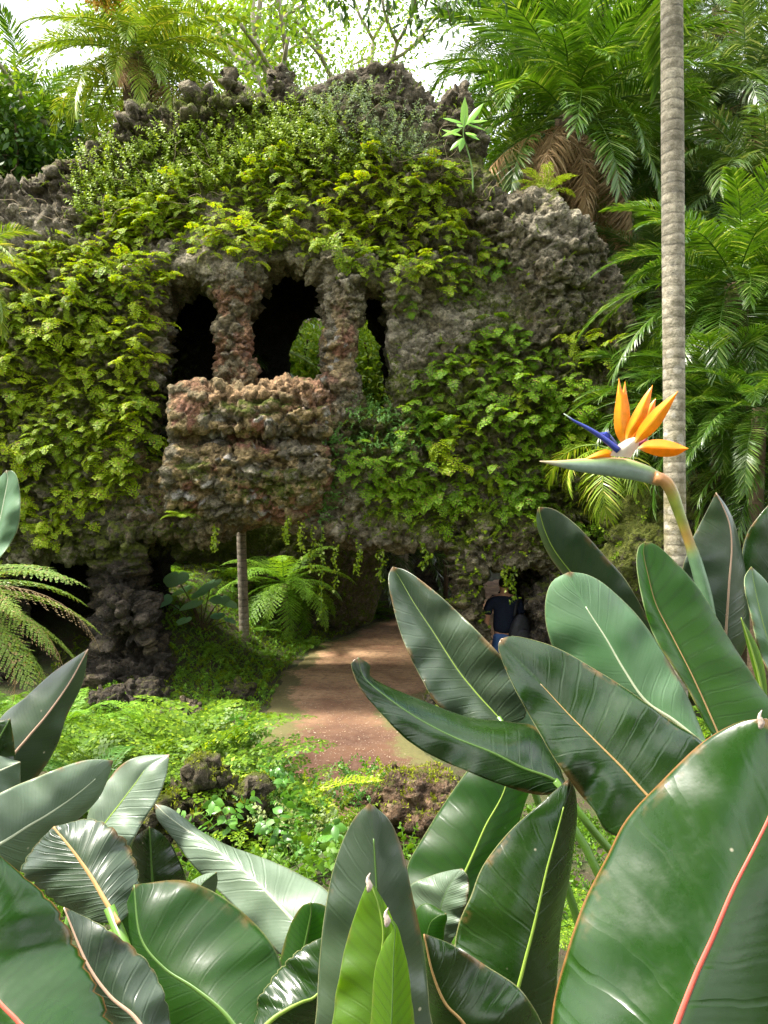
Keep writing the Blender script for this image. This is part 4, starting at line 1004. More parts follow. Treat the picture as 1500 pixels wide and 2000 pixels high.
# ------------------------------------------------------------------ undergrowth on the ground
def ground_stuff(name, label, pts_poly, n, seed, mat, makers, smin, smax_, lift=0.0, mask=None, cat='plants', px=True):
    """pts_poly in world x,y"""
    r = np.random.default_rng(seed); P_ = np.array(pts_poly); lo, hi = P_.min(0), P_.max(0)
    q = r.uniform(lo, hi, (n * 4, 2)); q = q[poly_sd(q[:, 0], q[:, 1], pts_poly) < 0]
    q = q[poly_sd(q[:, 0], q[:, 1], PATH) > .0 + r.normal(.02, .05, len(q))][:n]
    z = th(q[:, 0], q[:, 1]); mb = MB(); vs = [m.arrays() for m in makers]
    for (x_, y_), z_ in zip(q, z):
        Va, Qa, Ta = vs[r.integers(len(vs))]; mb.add(rotm(Va, r.uniform(0, 2 * PI), r.uniform(-.2, .2), r.uniform(-.2, .2), r.uniform(smin, smax_), (x_, y_, z_ + lift)), Qa, Ta)
    return props(link(name, mb.mesh(name, mat)), label, cat, kind='stuff')
gr_f = [rosette(80 + k, 7, .34, .16, 12, 3, (.3, 1.0), (1.0, 1.9)) for k in range(4)]
gr_s = [sprig(70 + k, 7, .14, .03, .022, upward=.6) for k in range(5)]
ground_stuff('bank_plants', 'bright moss and tiny ferns over the bank between the left pillar and the path', [(-3.6, 9.2), (-1.45, 9.6), (-1.5, 12), (-1.2, 15.5), (-3.2, 16), (-4, 12)], 1500, 1, TREEF, gr_s, .7, 1.5)
ground_stuff('bank_moss', 'dense green moss on the bank and along the path edges', [(-4.2, 9.2), (-1.4, 8.2), (-1.5, 12), (-.2, 18.8), (-3.2, 19), (-5, 12)], 2600, 2, MOSSL, gr_s, .6, 1.4)
ground_stuff('edge_plants', 'small green plants in front of the mossy pier right of the path', [(.35, 8.8), (1.6, 8.2), (2.6, 10), (.9, 11.4), (.35, 10.6)], 420, 3, HERB, gr_s, .8, 1.9)
ground_stuff('undergrowth', 'dark ferny undergrowth covering the ground beyond the passage', [(-7, 15.5), (-2, 14), (-.6, 18), (2, 23), (3, 34), (-12, 34)], 420, 4, FERN_D, gr_f, 1.0, 2.2)
ground_stuff('undergrowth', 'dark ferny undergrowth below the palms on the right', [(2.3, 7.5), (9, 6), (12, 20), (9, 30), (6.8, 20), (4.4, 13), (3.2, 10)], 420, 5, FERN_D, gr_f, .9, 2.0)
ground_stuff('undergrowth', 'low dark undergrowth on the slope in front of the cave', [(-6.5, 5.0), (-2.2, 6.0), (-2.2, 9.8), (-6.5, 10.2)], 420, 6, FERN_D, gr_f, .8, 1.4)
ground_stuff('ground_cover', 'leafy ground cover on the near slope between the big leaves', [(-3.2, 1.6), (3.6, 1.6), (4.5, 7.0), (.9, 6.6), (-1.5, 6.6), (-4, 6.5)], 3200, 7, FERN_D, gr_s, .8, 1.9)
# fallen bits and pebbles on the path
r = np.random.default_rng(9); q = np.stack([r.uniform(-1.6, 1.2, 700), r.uniform(6.8, 17, 700)], 1); q = q[poly_sd(q[:, 0], q[:, 1], PATH) < -.12]
P3 = np.column_stack([q, th(q[:, 0], q[:, 1]) + .028]); az = r.uniform(0, 2 * PI, len(P3)); D = np.stack([np.cos(az), np.sin(az), r.uniform(-.02, .12, len(P3))], 1)
V, Q = leafquads(P3, norm(D), norm(np.cross(D, [0, .1, 1])), r.uniform(.012, .05, len(P3)), r.uniform(.008, .018, len(P3)))
props(link('leaf_litter', mesh('leaf_litter', V, Q, None, foliage('litter', (.35, .24, .15), (.62, .52, .40), (.2, .3, .06), trans=0, rough=.8))), 'pale bits of fallen leaf and twig scattered on the red earth path', 'litter', kind='stuff')

ground_stuff('foot_plants', 'ferny green growth between the stones at the foot of the left pillar', [(-4.6, 8.6), (-2.0, 8.4), (-2.1, 10.2), (-4.8, 10.2)], 110, 17, FERN_R, gr_f, .7, 1.1)
# taro plant
def taro():
    base = U(395, 1245, 13.0); base[2] = gz(base[0], base[1])
    t_ = empty('taro_plant', base, label='taro plant with broad blue-green leaves on dark stalks left of the thin trunk', cat='taro plant')
    for k, (x, y, w_, d_) in enumerate([(345, 1128, 34, 13), (412, 1142, 30, 13.2), (318, 1170, 26, 12.8), (378, 1180, 26, 12.7), (430, 1170, 28, 12.9), (445, 1178, 20, 13.1), (330, 1192, 28, 13.1), (425, 1203, 20, 12.8), (360, 1152, 22, 13.3), (448, 1212, 16, 12.9), (360, 1212, 20, 12.7), (392, 1158, 24, 13.2), (300, 1196, 18, 13.3)]):
        c_ = U(x, y, d_) - base; R_ = w_ / F * d_ * 1.05; a = math.atan2(-.6, c_[0] + .001) ; r_ = random.Random(k); a += r_.uniform(-.9, .9)
        th_ = np.linspace(-PI, PI, 25)[:-1]; rr = 1 - .25 * np.abs(th_) / PI; rr = rr * (1 - .55 * np.exp(-((np.abs(th_) - PI) / .22) ** 2)) * (1 + .35 * np.exp(-(th_ / .35) ** 2))
        x_, y_ = rr * np.cos(th_) * R_, rr * np.sin(th_) * R_ * .78; z_ = -.12 * x_ - .12 * np.abs(y_) + .02
        V = np.vstack([np.stack([x_, y_, z_], 1), [[0, 0, .0]], np.stack([x_, y_, z_], 1) * .5 + [0, 0, -.006]])
        V = rotm(V, a, r_.uniform(.05, .32), r_.uniform(-.2, .2), 1, c_)
        T = [(24, 25 + i, 25 + (i + 1) % 24) for i in range(24)]; Q = [(25 + i, i, (i + 1) % 24, 25 + (i + 1) % 24) for i in range(24)]
        lf = link('leaf', mesh('leaf', V, Q, T, TARO), t_)
        q_ = resample([np.array([r_.uniform(-.05, .05), 0, 0]), c_ * [.45, .45, .55], c_ + [0, 0, -.004]], 8)
        V, Q, T = tube(q_, .010, None, 5); link('stalk', mesh('stalk', V, Q, T, BARK_D), t_)
taro()

# near ferns: maidenhair drifts, each plant its own
NM = foliage('maidenhair_near', (.028, .09, .004), (.18, .31, .008), (.36, .50, .03), trans=.3, rough=.5)
def maiden(seed, nf=8, L=.62, W=.36):
    r = np.random.default_rng(seed); mb = MB()
    for k in range(nf):
        f = fern_frond(L * r.uniform(.7, 1.1), W * r.uniform(.8, 1.15), 9, 6, r.uniform(.5, 1.1), r.uniform(1.1, 1.8), seed * 20 + k, 'tri', .80, .25, .12, .0025, .80, .2)
        merge(mb, f, r.uniform(0, 2 * PI) if k % 2 else r.uniform(-1.2, .6), 0, r.uniform(-.3, .3), 1, (r.uniform(-.05, .05), r.uniform(-.05, .05), 0))
    return mb.mesh('maidenhair_fern', NM)
mm = [maiden(k + 1) for k in range(4)]
rr_ = random.Random(4)
for k, (x_, y_, d_, s_) in enumerate([(150, 1500, 4.7, .9), (230, 1460, 5.0, 1.0), (310, 1440, 5.2, 1.05), (390, 1450, 5.2, 1.1), (450, 1480, 5.0, 1.0), (260, 1510, 4.5, .9), (350, 1500, 4.6, .95), (430, 1530, 4.6, .9), (500, 1530, 4.7, .9), (180, 1430, 5.4, .9), (250, 1415, 5.7, .95), (330, 1405, 5.8, .9), (410, 1425, 5.7, .9), (120, 1470, 5.0, .8), (470, 1570, 4.4, .75), (540, 1545, 4.9, .7)]):
    p = U(x_, y_, d_); o = link('maidenhair_fern', mm[k % 4]); o.location = (p[0], p[1], p[2] - .20); o.rotation_euler = (0, 0, rr_.uniform(-.6, .6)); o.scale = (s_ * 1.28,) * 3
    props(o, 'airy bright maidenhair fern in the drift between the left big leaves and the path', 'fern', 'maidenhair ferns on the near slope')
    st = link('x', None) if False else None
for k, (x_, y_, d_, s_) in enumerate([(870, 1475, 6.3, .6), (905, 1500, 6.0, .5)]):
    p = U(x_, y_, d_); o = link('maidenhair_fern', mm[k]); o.location = (p[0], p[1], gz(p[0], p[1])); o.scale = (s_,) * 3
    props(o, 'small maidenhair fern behind the mossy boulder at the path edge', 'fern', 'maidenhair ferns behind the boulder')
p = U(1120, 1720, 1.9); o = link('maidenhair_fern', mm[2]); o.location = (p[0], p[1], p[2] - .12); o.rotation_euler = (0, 0, -1.5); o.scale = (.28,) * 3; props(o, 'little bright maidenhair fern in the gap left of the huge red-ribbed leaf', 'fern')
p = U(1122, 1800, 1.7); o = link('maidenhair_fern', mm[3]); o.location = (p[0], p[1], p[2] - .10); o.rotation_euler = (0, 0, -1.2); o.scale = (.22,) * 3; props(o, 'lower little maidenhair fern in the dark gap between two big leaves', 'fern')
# sword fern frond pointing right
mb = MB(); merge(mb, fern_frond(.52, .20, 17, 1, .55, .7, 3, 'lan', 1.5, .1, .05, .003, 1.3, .04), -.15); merge(mb, fern_frond(.42, .16, 15, 1, .9, 1.0, 5, 'lan', 1.5, .1, .05, .003, 1.3, .04), -2.6); merge(mb, fern_frond(.4, .16, 15, 1, .4, 1.0, 6, 'lan', 1.5, .1, .05, .003, 1.3, .04), -.9)
p = U(585, 1558, 4.6); put_fern('sword_fern', mb, HERB, (p[0], p[1], p[2]), 0, 1.05, 'sword fern frond pointing over the path from the bright herbs')
mb = MB()
for k in range(6): merge(mb, fern_frond(.5, .2, 13, 1, 1.1 - .12 * k, 1.0, 30 + k, 'lan', 1.5, .1, .05, .003, 1.3, .04), k * 1.1)
p = U(395, 1440, 6.6); put_fern('sword_fern', mb, HERB_D, (p[0], p[1], p[2] - .1), 0, 1.0, 'deep green sword fern above the maidenhair drift near the path')
for k, (x_, y_, d_, s_, lab) in enumerate([(180, 1490, 4.4, 1.0, 'arching sword fern at the left end of the maidenhair drift'), (300, 1400, 6.3, 1.1, 'arching sword fern below the pillar rubble'), (460, 1520, 4.5, .8, 'arching sword fern in front of the drift beside the path'), (120, 1400, 6.0, 1.1, 'arching sword fern before the dark cave')]):
    mb = MB(); r = np.random.default_rng(k + 90)
    for q in range(9): merge(mb, fern_frond(.55, .19, 17, 1, r.uniform(.5, 1.2), r.uniform(1.0, 1.7), 600 + k * 10 + q, 'lan', 1.5, .1, .05, .003, 1.3, .05), q * .7 + r.uniform(-.2, .2))
    p = U(x_, y_, d_); put_fern('sword_fern', mb, TREEF if k % 2 else HERB_D, (p[0], p[1], p[2] - .2), 0, s_, lab)
# herbs between the boulders
hs = [sprig(200 + k, 7, .24, .060, .040, upward=.75, tilt=.3) for k in range(5)]; hs2 = [sprig(210 + k, 9, .17, .026, .024, upward=.6) for k in range(5)]
def herb_plant(x_, y_, d_, mk_, n_, sp_, mat, label, group=None, s0=1.0, seed=0):
    r = np.random.default_rng(seed); mb = MB(); p_ = U(x_, y_, d_)
    for k in range(n_):
        V, Q, T = mk_[k % len(mk_)].arrays(); mb.add(rotm(V, r.uniform(0, 2 * PI), r.uniform(-.2, .1), 0, s0 * r.uniform(.7, 1.2), r.normal(0, 1, 3) * np.array([sp_, sp_, sp_ * .5])), Q, T)
    o = link('herb', mb.mesh('herb', mat)); o.location = p_; return props(o, label, 'herb', group)
k = 0
for x_, y_, d_ in [(560, 1620, 4.2), (610, 1600, 4.4), (650, 1590, 4.6), (690, 1570, 4.8), (640, 1640, 4.2), (600, 1660, 4.0), (670, 1620, 4.5), (560, 1580, 4.6), (620, 1560, 4.9), (660, 1680, 4.1), (740, 1530, 5.2), (700, 1530, 5.2), (590, 1690, 3.9), (520, 1600, 4.3)]:
    herb_plant(x_, y_, d_, hs2, 16, .07, (HERB_G, HERB_D, HERB, HERB_D)[k % 4], 'bright small-leaved herb in the patch left of the mossy boulder', 'small herbs beside the mossy boulder', 1.0, k); k += 1
for x_, y_, d_, lab in [(555, 1670, 3.7, 'broad-leaved green herb above the pale ribbed leaf'), (520, 1545, 4.4, 'broad-leaved herb standing in the maidenhair fern'), (640, 1720, 3.6, 'broad-leaved herb behind the upright grey leaf'), (425, 1640, 3.7, 'few-leaved herb in front of the grey boulder'), (490, 1450, 5.3, 'slender leafy herb at the path edge')]:
    herb_plant(x_, y_, d_, hs, 5, .05, HERB_D, lab, None, 1.15, 40 + k); k += 1
# matted small roots on the boulder's cap, moss tufts
for V_, N_, n_, lab in ((mV, mN, 500, 'moss tufts on the cap of the brown boulder'), (rV, rN, 420, 'moss tufts on the grey boulder')):
    r = np.random.default_rng(5); ii = r.permutation(np.nonzero(N_[:, 2] > .45)[0])[:n_]; mb = MB()
    P_ = np.repeat(V_[ii], 8, 0) + r.normal(0, .008, (len(ii) * 8, 3)); D = norm(r.normal(0, .8, P_.shape) + [0, 0, 1]); V, Q = leafquads(P_, D, norm(np.cross(D, r.normal(0, 1, D.shape))), .022, .007)
    mb.add(V, Q); props(link('moss_tufts', mb.mesh('moss_tufts', foliage('moss_tuft', (.10, .15, .01), (.30, .34, .02), None, trans=.2, rough=.8, spec=.1))), lab, 'moss', kind='stuff')
for zi, (V_, N_, n_, mk_, mt, lab) in enumerate(((bV, bN, 520, gr_s, MOSSL, 'moss and seedlings on the far rock face'), (lowV, lowN, 160, gr_s, MOSSL, 'moss on the low rock wall at the right'), (pV, pN, 260, gr_s, MOSSL, 'moss and creepers on the pier beside the doorway'))):
    r = np.random.default_rng(zi + 50); ii = r.permutation(np.nonzero((N_[:, 1] < .2))[0])[:n_]; mb = MB()
    for i in ii:
        Va, Qa, Ta = mk_[r.integers(len(mk_))].arrays(); mb.add(rotm(Va, r.uniform(-PI, 0), 0, r.uniform(-.5, .5), r.uniform(.7, 1.6), V_[i]), Qa, Ta)
    props(link('creeping_plants', mb.mesh('creeping_plants', mt)), lab, 'plants', kind='stuff')
#PART4
# ------------------------------------------------------------------ bird-of-paradise plants in the foreground
def leafmat(name, dark, light, edge=(.36, .36, .16), rough=.28, trans=.16, tcol=(.12, .28, .01), vein=1.0, vn=17, coat=.5, bloom=0.0):
    m, t, p, out = newmat(name)
    uv = N(t, 'ShaderNodeUVMap'); s = N(t, 'ShaderNodeSeparateXYZ'); t.links.new(uv.outputs[0], s.inputs[0])
    au = math_(t, 'ABSOLUTE', math_(t, 'SUBTRACT', s.outputs[0], .5))
    co = N(t, 'ShaderNodeTexCoord').outputs['Object']
    nz = noise(t, 7, 4, co); nb = noise(t, 26, 5, co, .65)
    ph = math_(t, 'ADD', math_(t, 'SUBTRACT', math_(t, 'MULTIPLY', s.outputs[1], vn * 6.283), math_(t, 'MULTIPLY', math_(t, 'POWER', au, .8), 24)), math_(t, 'MULTIPLY', nz, 9.0))
    v1 = math_(t, 'SINE', ph); v2 = math_(t, 'SINE', math_(t, 'ADD', math_(t, 'MULTIPLY', ph, 3.3), math_(t, 'MULTIPLY', nb, 4)))
    crease = ramp(t, v1, [(.80, 0.0), (1.0, 1.0)])
    patch = ramp(t, noise(t, 5, 3, co), [(.44, .05), (.66, 1.0)])          # folds are stronger in some parts of the blade
    c = mix(t, ramp(t, nz, [(.35, 0.0), (.68, 1.0)]), dark, light)
    c = mix(t, math_(t, 'MULTIPLY', math_(t, 'MULTIPLY', crease, patch), .22 * vein), c, tuple(min(1, x * 1.6 + .02) for x in light))
    c = mix(t, ramp(t, v2, [(0.0, 0.0), (1.0, .02)]), c, tuple(x * .6 for x in dark))
    c = mix(t, ramp(t, nb, [(.56, 0.0), (.76, .20 + bloom * .6)]), c, tuple(x * .6 + .08 for x in light))
    if bloom: c = mix(t, ramp(t, noise(t, 11, 4, co), [(.35, bloom * .8), (.65, 0.0)]), c, (.36, .44, .36))
    v = N(t, 'ShaderNodeTexVoronoi'); v.inputs['Scale'].default_value = 30; t.links.new(co, v.inputs['Vector'])
    c = mix(t, math_(t, 'MULTIPLY', ramp(t, v.outputs['Distance'], [(.035, 1.0), (.06, 0.0)]), ramp(t, noise(t, 9, 2, co), [(.52, 0.0), (.58, .8)])), c, (.55, .50, .36))
    c = mix(t, ramp(t, math_(t, 'ADD', au, math_(t, 'MULTIPLY', math_(t, 'SUBTRACT', nb, .5), .012)), [(.491, 0.0), (.497, .6)]), c, edge)
    c = mix(t, ramp(t, au, [(.012, .55), (.035, 0.0)]), c, light)
    wear = math_(t, 'MULTIPLY', ramp(t, au, [(.43, 0.0), (.49, 1.0)]), ramp(t, noise(t, 16, 4, co, .7), [(.54, 0.0), (.62, .9)]))
    c = mix(t, wear, c, (.17, .10, .035))                                        # browned nibbled margins
    c = mix(t, ramp(t, math_(t, 'ADD', s.outputs[1], math_(t, 'MULTIPLY', math_(t, 'SUBTRACT', nb, .5), .03)), [(.972, 0.0), (.988, .9)]), c, (.20, .12, .05))
    c = mix(t, math_(t, 'MULTIPLY', ramp(t, noise(t, 3.5, 5, co, .7), [(.5, 0.0), (.7, .5)]), ramp(t, v2, [(.2, .3), (1.0, 1.0)])), c, tuple(x * .45 for x in dark))
    t.links.new(c, p.inputs['Base Color']); p.inputs['Specular IOR Level'].default_value = .5
    rg = ramp(t, nb, [(.3, rough), (.75, rough + .25)]); t.links.new(rg, p.inputs['Roughness'])
    p.inputs['Coat Weight'].default_value = coat * .55; p.inputs['Coat Roughness'].default_value = .22
    hh = math_(t, 'ADD', math_(t, 'MULTIPLY', math_(t, 'ADD', math_(t, 'MULTIPLY', patch, math_(t, 'SUBTRACT', math_(t, 'MULTIPLY', v1, .35), crease)), math_(t, 'MULTIPLY', v2, .02)), vein), math_(t, 'MULTIPLY', nb, .5))
    b = N(t, 'ShaderNodeBump'); b.inputs['Strength'].default_value = .55; b.inputs['Distance'].default_value = .0013; t.links.new(hh, b.inputs['Height']); t.links.new(b.outputs[0], p.inputs['Normal'])
    if coat: t.links.new(b.outputs[0], p.inputs['Coat Normal'])
    tr = N(t, 'ShaderNodeBsdfTranslucent'); ms = N(t, 'ShaderNodeMixShader'); ms.inputs[0].default_value = trans
    t.links.new(mix(t, ramp(t, v1, [(.2, 0.0), (1.0, .35)]), tcol, tuple(x * .5 for x in tcol)), tr.inputs[0])
    t.links.new(p.outputs[0], ms.inputs[1]); t.links.new(tr.outputs[0], ms.inputs[2]); t.links.new(ms.outputs[0], out.inputs[0])
    return m
LM = {
    'dark': leafmat('leaf_dark', (.005, .020, .002), (.016, .048, .004), rough=.17, vein=.75, trans=.14),
    'grey': leafmat('leaf_grey', (.014, .032, .013), (.042, .074, .032), bloom=.10, rough=.26, vein=.7),
    'pale': leafmat('leaf_pale', (.055, .095, .048), (.115, .17, .10), vein=1.1, rough=.42, bloom=.3, trans=.12),
    'mint': leafmat('leaf_mint', (.05, .14, .045), (.105, .235, .095), vein=.5, rough=.42, bloom=.2, trans=.25),
    'trans': leafmat('leaf_translucent', (.010, .045, .004), (.030, .085, .008), trans=.5, tcol=(.24, .55, .01), vein=.35, coat=.3, rough=.4),
    'yel': leafmat('leaf_yellow_green', (.05, .11, .008), (.11, .20, .02), trans=.55, tcol=(.55, .78, .02), vein=.4, coat=.2, rough=.42),
    'big': leafmat('leaf_big', (.005, .030, .002), (.020, .070, .004), vn=11, rough=.19, vein=.75, edge=(.40, .16, .06)),
}
def ribmat(name, c0, c1, rough=.4):
    m, t, p, out = newmat(name)
    c = mix(t, noise(t, 30, 3), c0, c1); t.links.new(c, p.inputs['Base Color']); p.inputs['Roughness'].default_value = rough; return m
RM = {'yg': ribmat('rib_green', (.15, .26, .03), (.30, .42, .06)), 'or': ribmat('rib_orange', (.26, .15, .05), (.46, .30, .12)), 'red': ribmat('rib_red', (.45, .04, .03), (.72, .16, .10)),
      'pk': ribmat('rib_pink', (.34, .22, .15), (.48, .34, .24)), 'wh': ribmat('rib_pale', (.36, .42, .28), (.52, .56, .38)), 'gr': ribmat('rib_dull', (.04, .10, .015), (.09, .17, .03))}
PET = plain('leaf_stalk', (.045, .12, .012), (.12, .24, .03), 12, .35, .15, 60, .5, .002)

def unproj(A, d):
    A = np.asarray(A, float); d = np.broadcast_to(d, A.shape[:1]); return np.stack([(A[:, 0] - 750) / F * d, d, CAMZ + (1000 - A[:, 1]) / F * d], 1)
def big_leaf(plant, L, M, R, d0, d1, dl, dr, kind, rib, tear=0.0, ribr=(.0045, .0012), ribfade=1.0, belly=.0, wave=.004, label=None, seed=0, toroot=None):
    """blade from base to tip: left edge, midrib, right edge traced as seen from the camera's side; depths base d0, tip d1, edges dl, dr further (+) or nearer (-)"""
    n, m = 56, 15
    Lp, Mp, Rp = resample(L, n), resample(M, n), resample(R, n)
    tt = np.linspace(0, 1, n); dm = d0 + (d1 - d0) * tt + belly * np.sin(PI * tt)
    prof = np.sin(PI * np.clip(tt, 0, 1)) ** .7
    wv = wave * (np.sin(tt * 23 + seed) + .6 * np.sin(tt * 41 + 2 * seed)); wv2 = wave * (np.sin(tt * 19 + seed * 3) + .6 * np.sin(tt * 37 + seed))
    C3 = unproj(Mp, dm); L3 = unproj(Lp, dm + dl * prof + wv * prof); R3 = unproj(Rp, dm + dr * prof + wv2 * prof)
    r = np.random.default_rng(seed + 5)
    if tear:
        j = np.cumsum(r.normal(0, 1, n)); j -= np.linspace(j[0], j[-1], n); saw = np.where(np.arange(n) % 4 == 0, -1.0, r.uniform(0, .4, n))
        for E in (L3, R3): E += (C3 - E) * (np.clip(-saw * tear + .01 * r.normal(0, 1, n), -.02, .2) * prof)[:, None]
    rows = []; us = []
    for k in range(-m, m + 1):
        u = abs(k) / m; E = L3 if k < 0 else R3
        X = C3 + (E - C3) * u
        bul = (u * (1 - u)) * 4
        nr = norm(np.cross(np.gradient(C3, axis=0), (R3 - L3)))         # towards or away from the camera
        nr *= np.sign(nr[:, 1:2] + 1e-9) * -1
        wdt = np.linalg.norm(E - C3, axis=1)
        X = X + nr * (bul * .09 * wdt + (.0035 * np.cos(tt * 11 - u * 4 + seed * 2) + 0.0003 * np.cos(tt * 70 - u * 11 + seed + 3 * np.sin(tt * 9))) * u * (1 - u * .3) * prof * (wave > 0))[:, None]
        rows.append(X); us.append(.5 + .5 * k / m)
    G = np.array(rows).transpose(1, 0, 2); w_ = 2 * m + 1
    V = G.reshape(-1, 3); uvv = np.stack(np.broadcast_arrays(np.array(us)[None], tt[:, None]), -1).reshape(-1, 2)
    i = np.arange(n - 1)[:, None] * w_; j = np.arange(w_ - 1)[None]
    Q = np.stack([i + j, i + j + 1, i + w_ + j + 1, i + w_ + j], -1).reshape(-1, 4)
    o0 = np.array(plant.location)
    lf = link('leaf', mesh('leaf', V - o0, Q, None, LM[kind], uv=uvv), plant)
    sol = lf.modifiers.new('thickness', 'SOLIDIFY'); sol.thickness = .0011; sol.offset = 0
    if label: lf['label'] = label
    e = int(n * ribfade)
    rad = np.linspace(ribr[0], ribr[1], e)
    V, Q, T = tube((C3[:e] + np.array([0, -.0004, 0])) - o0, rad * .6, rad * .3, 8, (0, 1, 0)); link('midrib', mesh('midrib', V, Q, T, RM[rib]), lf)
    # stalk down to the root crown
    b = C3[0]; tn = norm(C3[0] - C3[3]); root = (o0 if toroot is None else np.array(toroot)) + r.normal(0, .03, 3) * [1, 1, 0]
    Ls = np.linalg.norm(b - root)
    q = resample([b - tn * .02, b + tn * Ls * .22 * .5 + (root - b) * .12, b * .45 + root * .55 + tn * .05, root], 20)
    V, Q, T = tube(q - o0, np.linspace(ribr[0] * 1.1, .011, 20), None, 8); link('stalk', mesh('stalk', V, Q, T, PET), plant)
    return lf

def plant(px, d, label, x=None):
    x_ = (px - 750) / F * d; return empty('bird_of_paradise', (x_, d, gz(x_, d) - .03), label=label, cat='strelitzia')
PR = plant(1430, 1.15, 'bird-of-paradise plant with the orange and blue flower, right foreground')
PJ = plant(1400, .55, 'bird-of-paradise with one huge red-ribbed leaf filling the bottom right corner')
PC2 = plant(1020, 1.0, 'bird-of-paradise with upright green leaves below the curled one, right of centre')
PC = plant(700, .62, 'bird-of-paradise with an upright grey-green leaf at the bottom centre')
PL_ = plant(420, .85, 'bird-of-paradise with a pale ribbed leaf and a round dark leaf, lower left of centre')
PLL = plant(40, .85, 'bird-of-paradise with drooping pale leaves at the left edge')
PL3 = plant(-60, .5, 'bird-of-paradise with a big torn dark leaf in the bottom left corner')

# right group (behind to front)
big_leaf(PR, [(1300, 1345), (1190, 1235), (1098, 1118), (1069, 1076), (1050, 1030), (1049, 1000), (1053, 990)], [(1300, 1345), (1215, 1240), (1150, 1160), (1090, 1085), (1068, 1045), (1056, 1008), (1053, 990)], [(1300, 1345), (1278, 1240), (1228, 1144), (1183, 1087), (1132, 1030), (1085, 996), (1053, 990)], 1.36, 1.28, .05, -.02, 'grey', 'yg', seed=1, label='grey-green leaf with a yellow-green rib')
big_leaf(PR, [(1412, 1330), (1372, 1230), (1330, 1140), (1345, 1070), (1362, 1035), (1385, 990), (1398, 962)], [(1412, 1330), (1418, 1230), (1424, 1140), (1429, 1070), (1425, 1025), (1412, 990), (1398, 962)], [(1412, 1330), (1462, 1250), (1460, 1160), (1448, 1080), (1436, 1025), (1420, 990), (1398, 962)], 1.20, 1.20, .03, .04, 'grey', 'pk', seed=2, label='upright blue-grey leaf with a pinkish rib')
big_leaf(PR, [(1570, 1420), (1500, 1240), (1462, 1160), (1450, 1095), (1460, 1040), (1488, 1000), (1512, 975)], [(1570, 1420), (1540, 1280), (1515, 1180), (1505, 1110), (1502, 1050), (1505, 1005), (1512, 975)], [(1570, 1420), (1610, 1280), (1600, 1180), (1580, 1110), (1560, 1050), (1535, 1005), (1512, 975)], 1.25, 1.25, .02, .04, 'dark', 'yg', seed=3)
big_leaf(PR, [(1545, 1420), (1500, 1310), (1476, 1240), (1456, 1170), (1454, 1130), (1467, 1107)], [(1545, 1420), (1515, 1310), (1495, 1240), (1480, 1180), (1472, 1140), (1467, 1107)], [(1545, 1420), (1560, 1320), (1540, 1240), (1515, 1180), (1495, 1135), (1467, 1107)], 1.08, 1.08, -.03, .04, 'mint', 'yg', seed=4)
big_leaf(PR, [(1500, 1420), (1478, 1330), (1462, 1270), (1447, 1206)], [(1500, 1420), (1484, 1330), (1468, 1270), (1447, 1206)], [(1500, 1420), (1496, 1330), (1482, 1270), (1447, 1206)], 1.02, 1.02, .01, .01, 'yel', 'yg', seed=5, wave=0)
big_leaf(PR, [(1392, 1470), (1300, 1440), (1200, 1405), (1110, 1330), (1072, 1240), (1065, 1180), (1078, 1137), (1112, 1117)], [(1392, 1470), (1320, 1410), (1262, 1370), (1220, 1310), (1183, 1246), (1150, 1195), (1125, 1150), (1112, 1117)], [(1392, 1470), (1375, 1440), (1347, 1370), (1305, 1291), (1248, 1206), (1190, 1149), (1150, 1124), (1112, 1117)], 1.02, 1.10, .05, .04, 'mint', 'wh', seed=6, ribfade=.85, label='pale mint-green leaf seen from below')
big_leaf(PR, [(1412, 1462), (1375, 1410), (1330, 1325), (1279, 1240), (1254, 1175), (1243, 1110), (1247, 1070), (1260, 1058)], [(1412, 1462), (1395, 1420), (1355, 1330), (1310, 1240), (1280, 1180), (1264, 1120), (1256, 1080), (1260, 1058)], [(1412, 1462), (1520, 1420), (1480, 1335), (1418, 1234), (1358, 1144), (1307, 1087), (1280, 1064), (1260, 1058)], .92, 1.0, -.03, .02, 'trans', 'or', seed=7, label='dark upright leaf with light coming through it')
big_leaf(PR, [(1022, 1480), (990, 1440), (985, 1410), (998, 1388), (1015, 1374)], [(1022, 1480), (1010, 1445), (1006, 1415), (1008, 1392), (1015, 1374)], [(1022, 1480), (1060, 1445), (1050, 1415), (1032, 1390), (1015, 1374)], 1.16, 1.16, .02, .02, 'mint', 'yg', seed=8, wave=0)
big_leaf(PR, [(992, 1420), (930, 1405), (862, 1384), (820, 1319), (783, 1240), (762, 1160), (759, 1125), (767, 1107)], [(992, 1420), (965, 1392), (925, 1347), (894, 1308), (850, 1240), (809, 1178), (784, 1135), (767, 1107)], [(992, 1420), (1028, 1395), (1008, 1340), (985, 1290), (930, 1230), (855, 1160), (800, 1118), (767, 1107)], 1.12, 1.22, -.03, -.04, 'grey', 'yg', seed=9, label='green leaf with a bright yellow-green rib and a browned tip')
big_leaf(PR, [(1110, 1545), (1085, 1480), (1047, 1424), (1001, 1413), (922, 1399), (837, 1376), (763, 1348), (722, 1322), (722, 1300), (700, 1284)], [(1110, 1545), (1075, 1520), (1020, 1500), (960, 1470), (885, 1440), (810, 1400), (750, 1358), (712, 1325), (702, 1300), (700, 1284)], [(1110, 1545), (1050, 1552), (967, 1531), (877, 1490), (797, 1444), (737, 1389), (700, 1343), (688, 1310), (686, 1294), (700, 1284)], .94, .98, .10, -.01, 'dark', 'gr', seed=10, ribr=(.004, .001), wave=.003, label='leaf folded lengthwise and curled over at its tip')
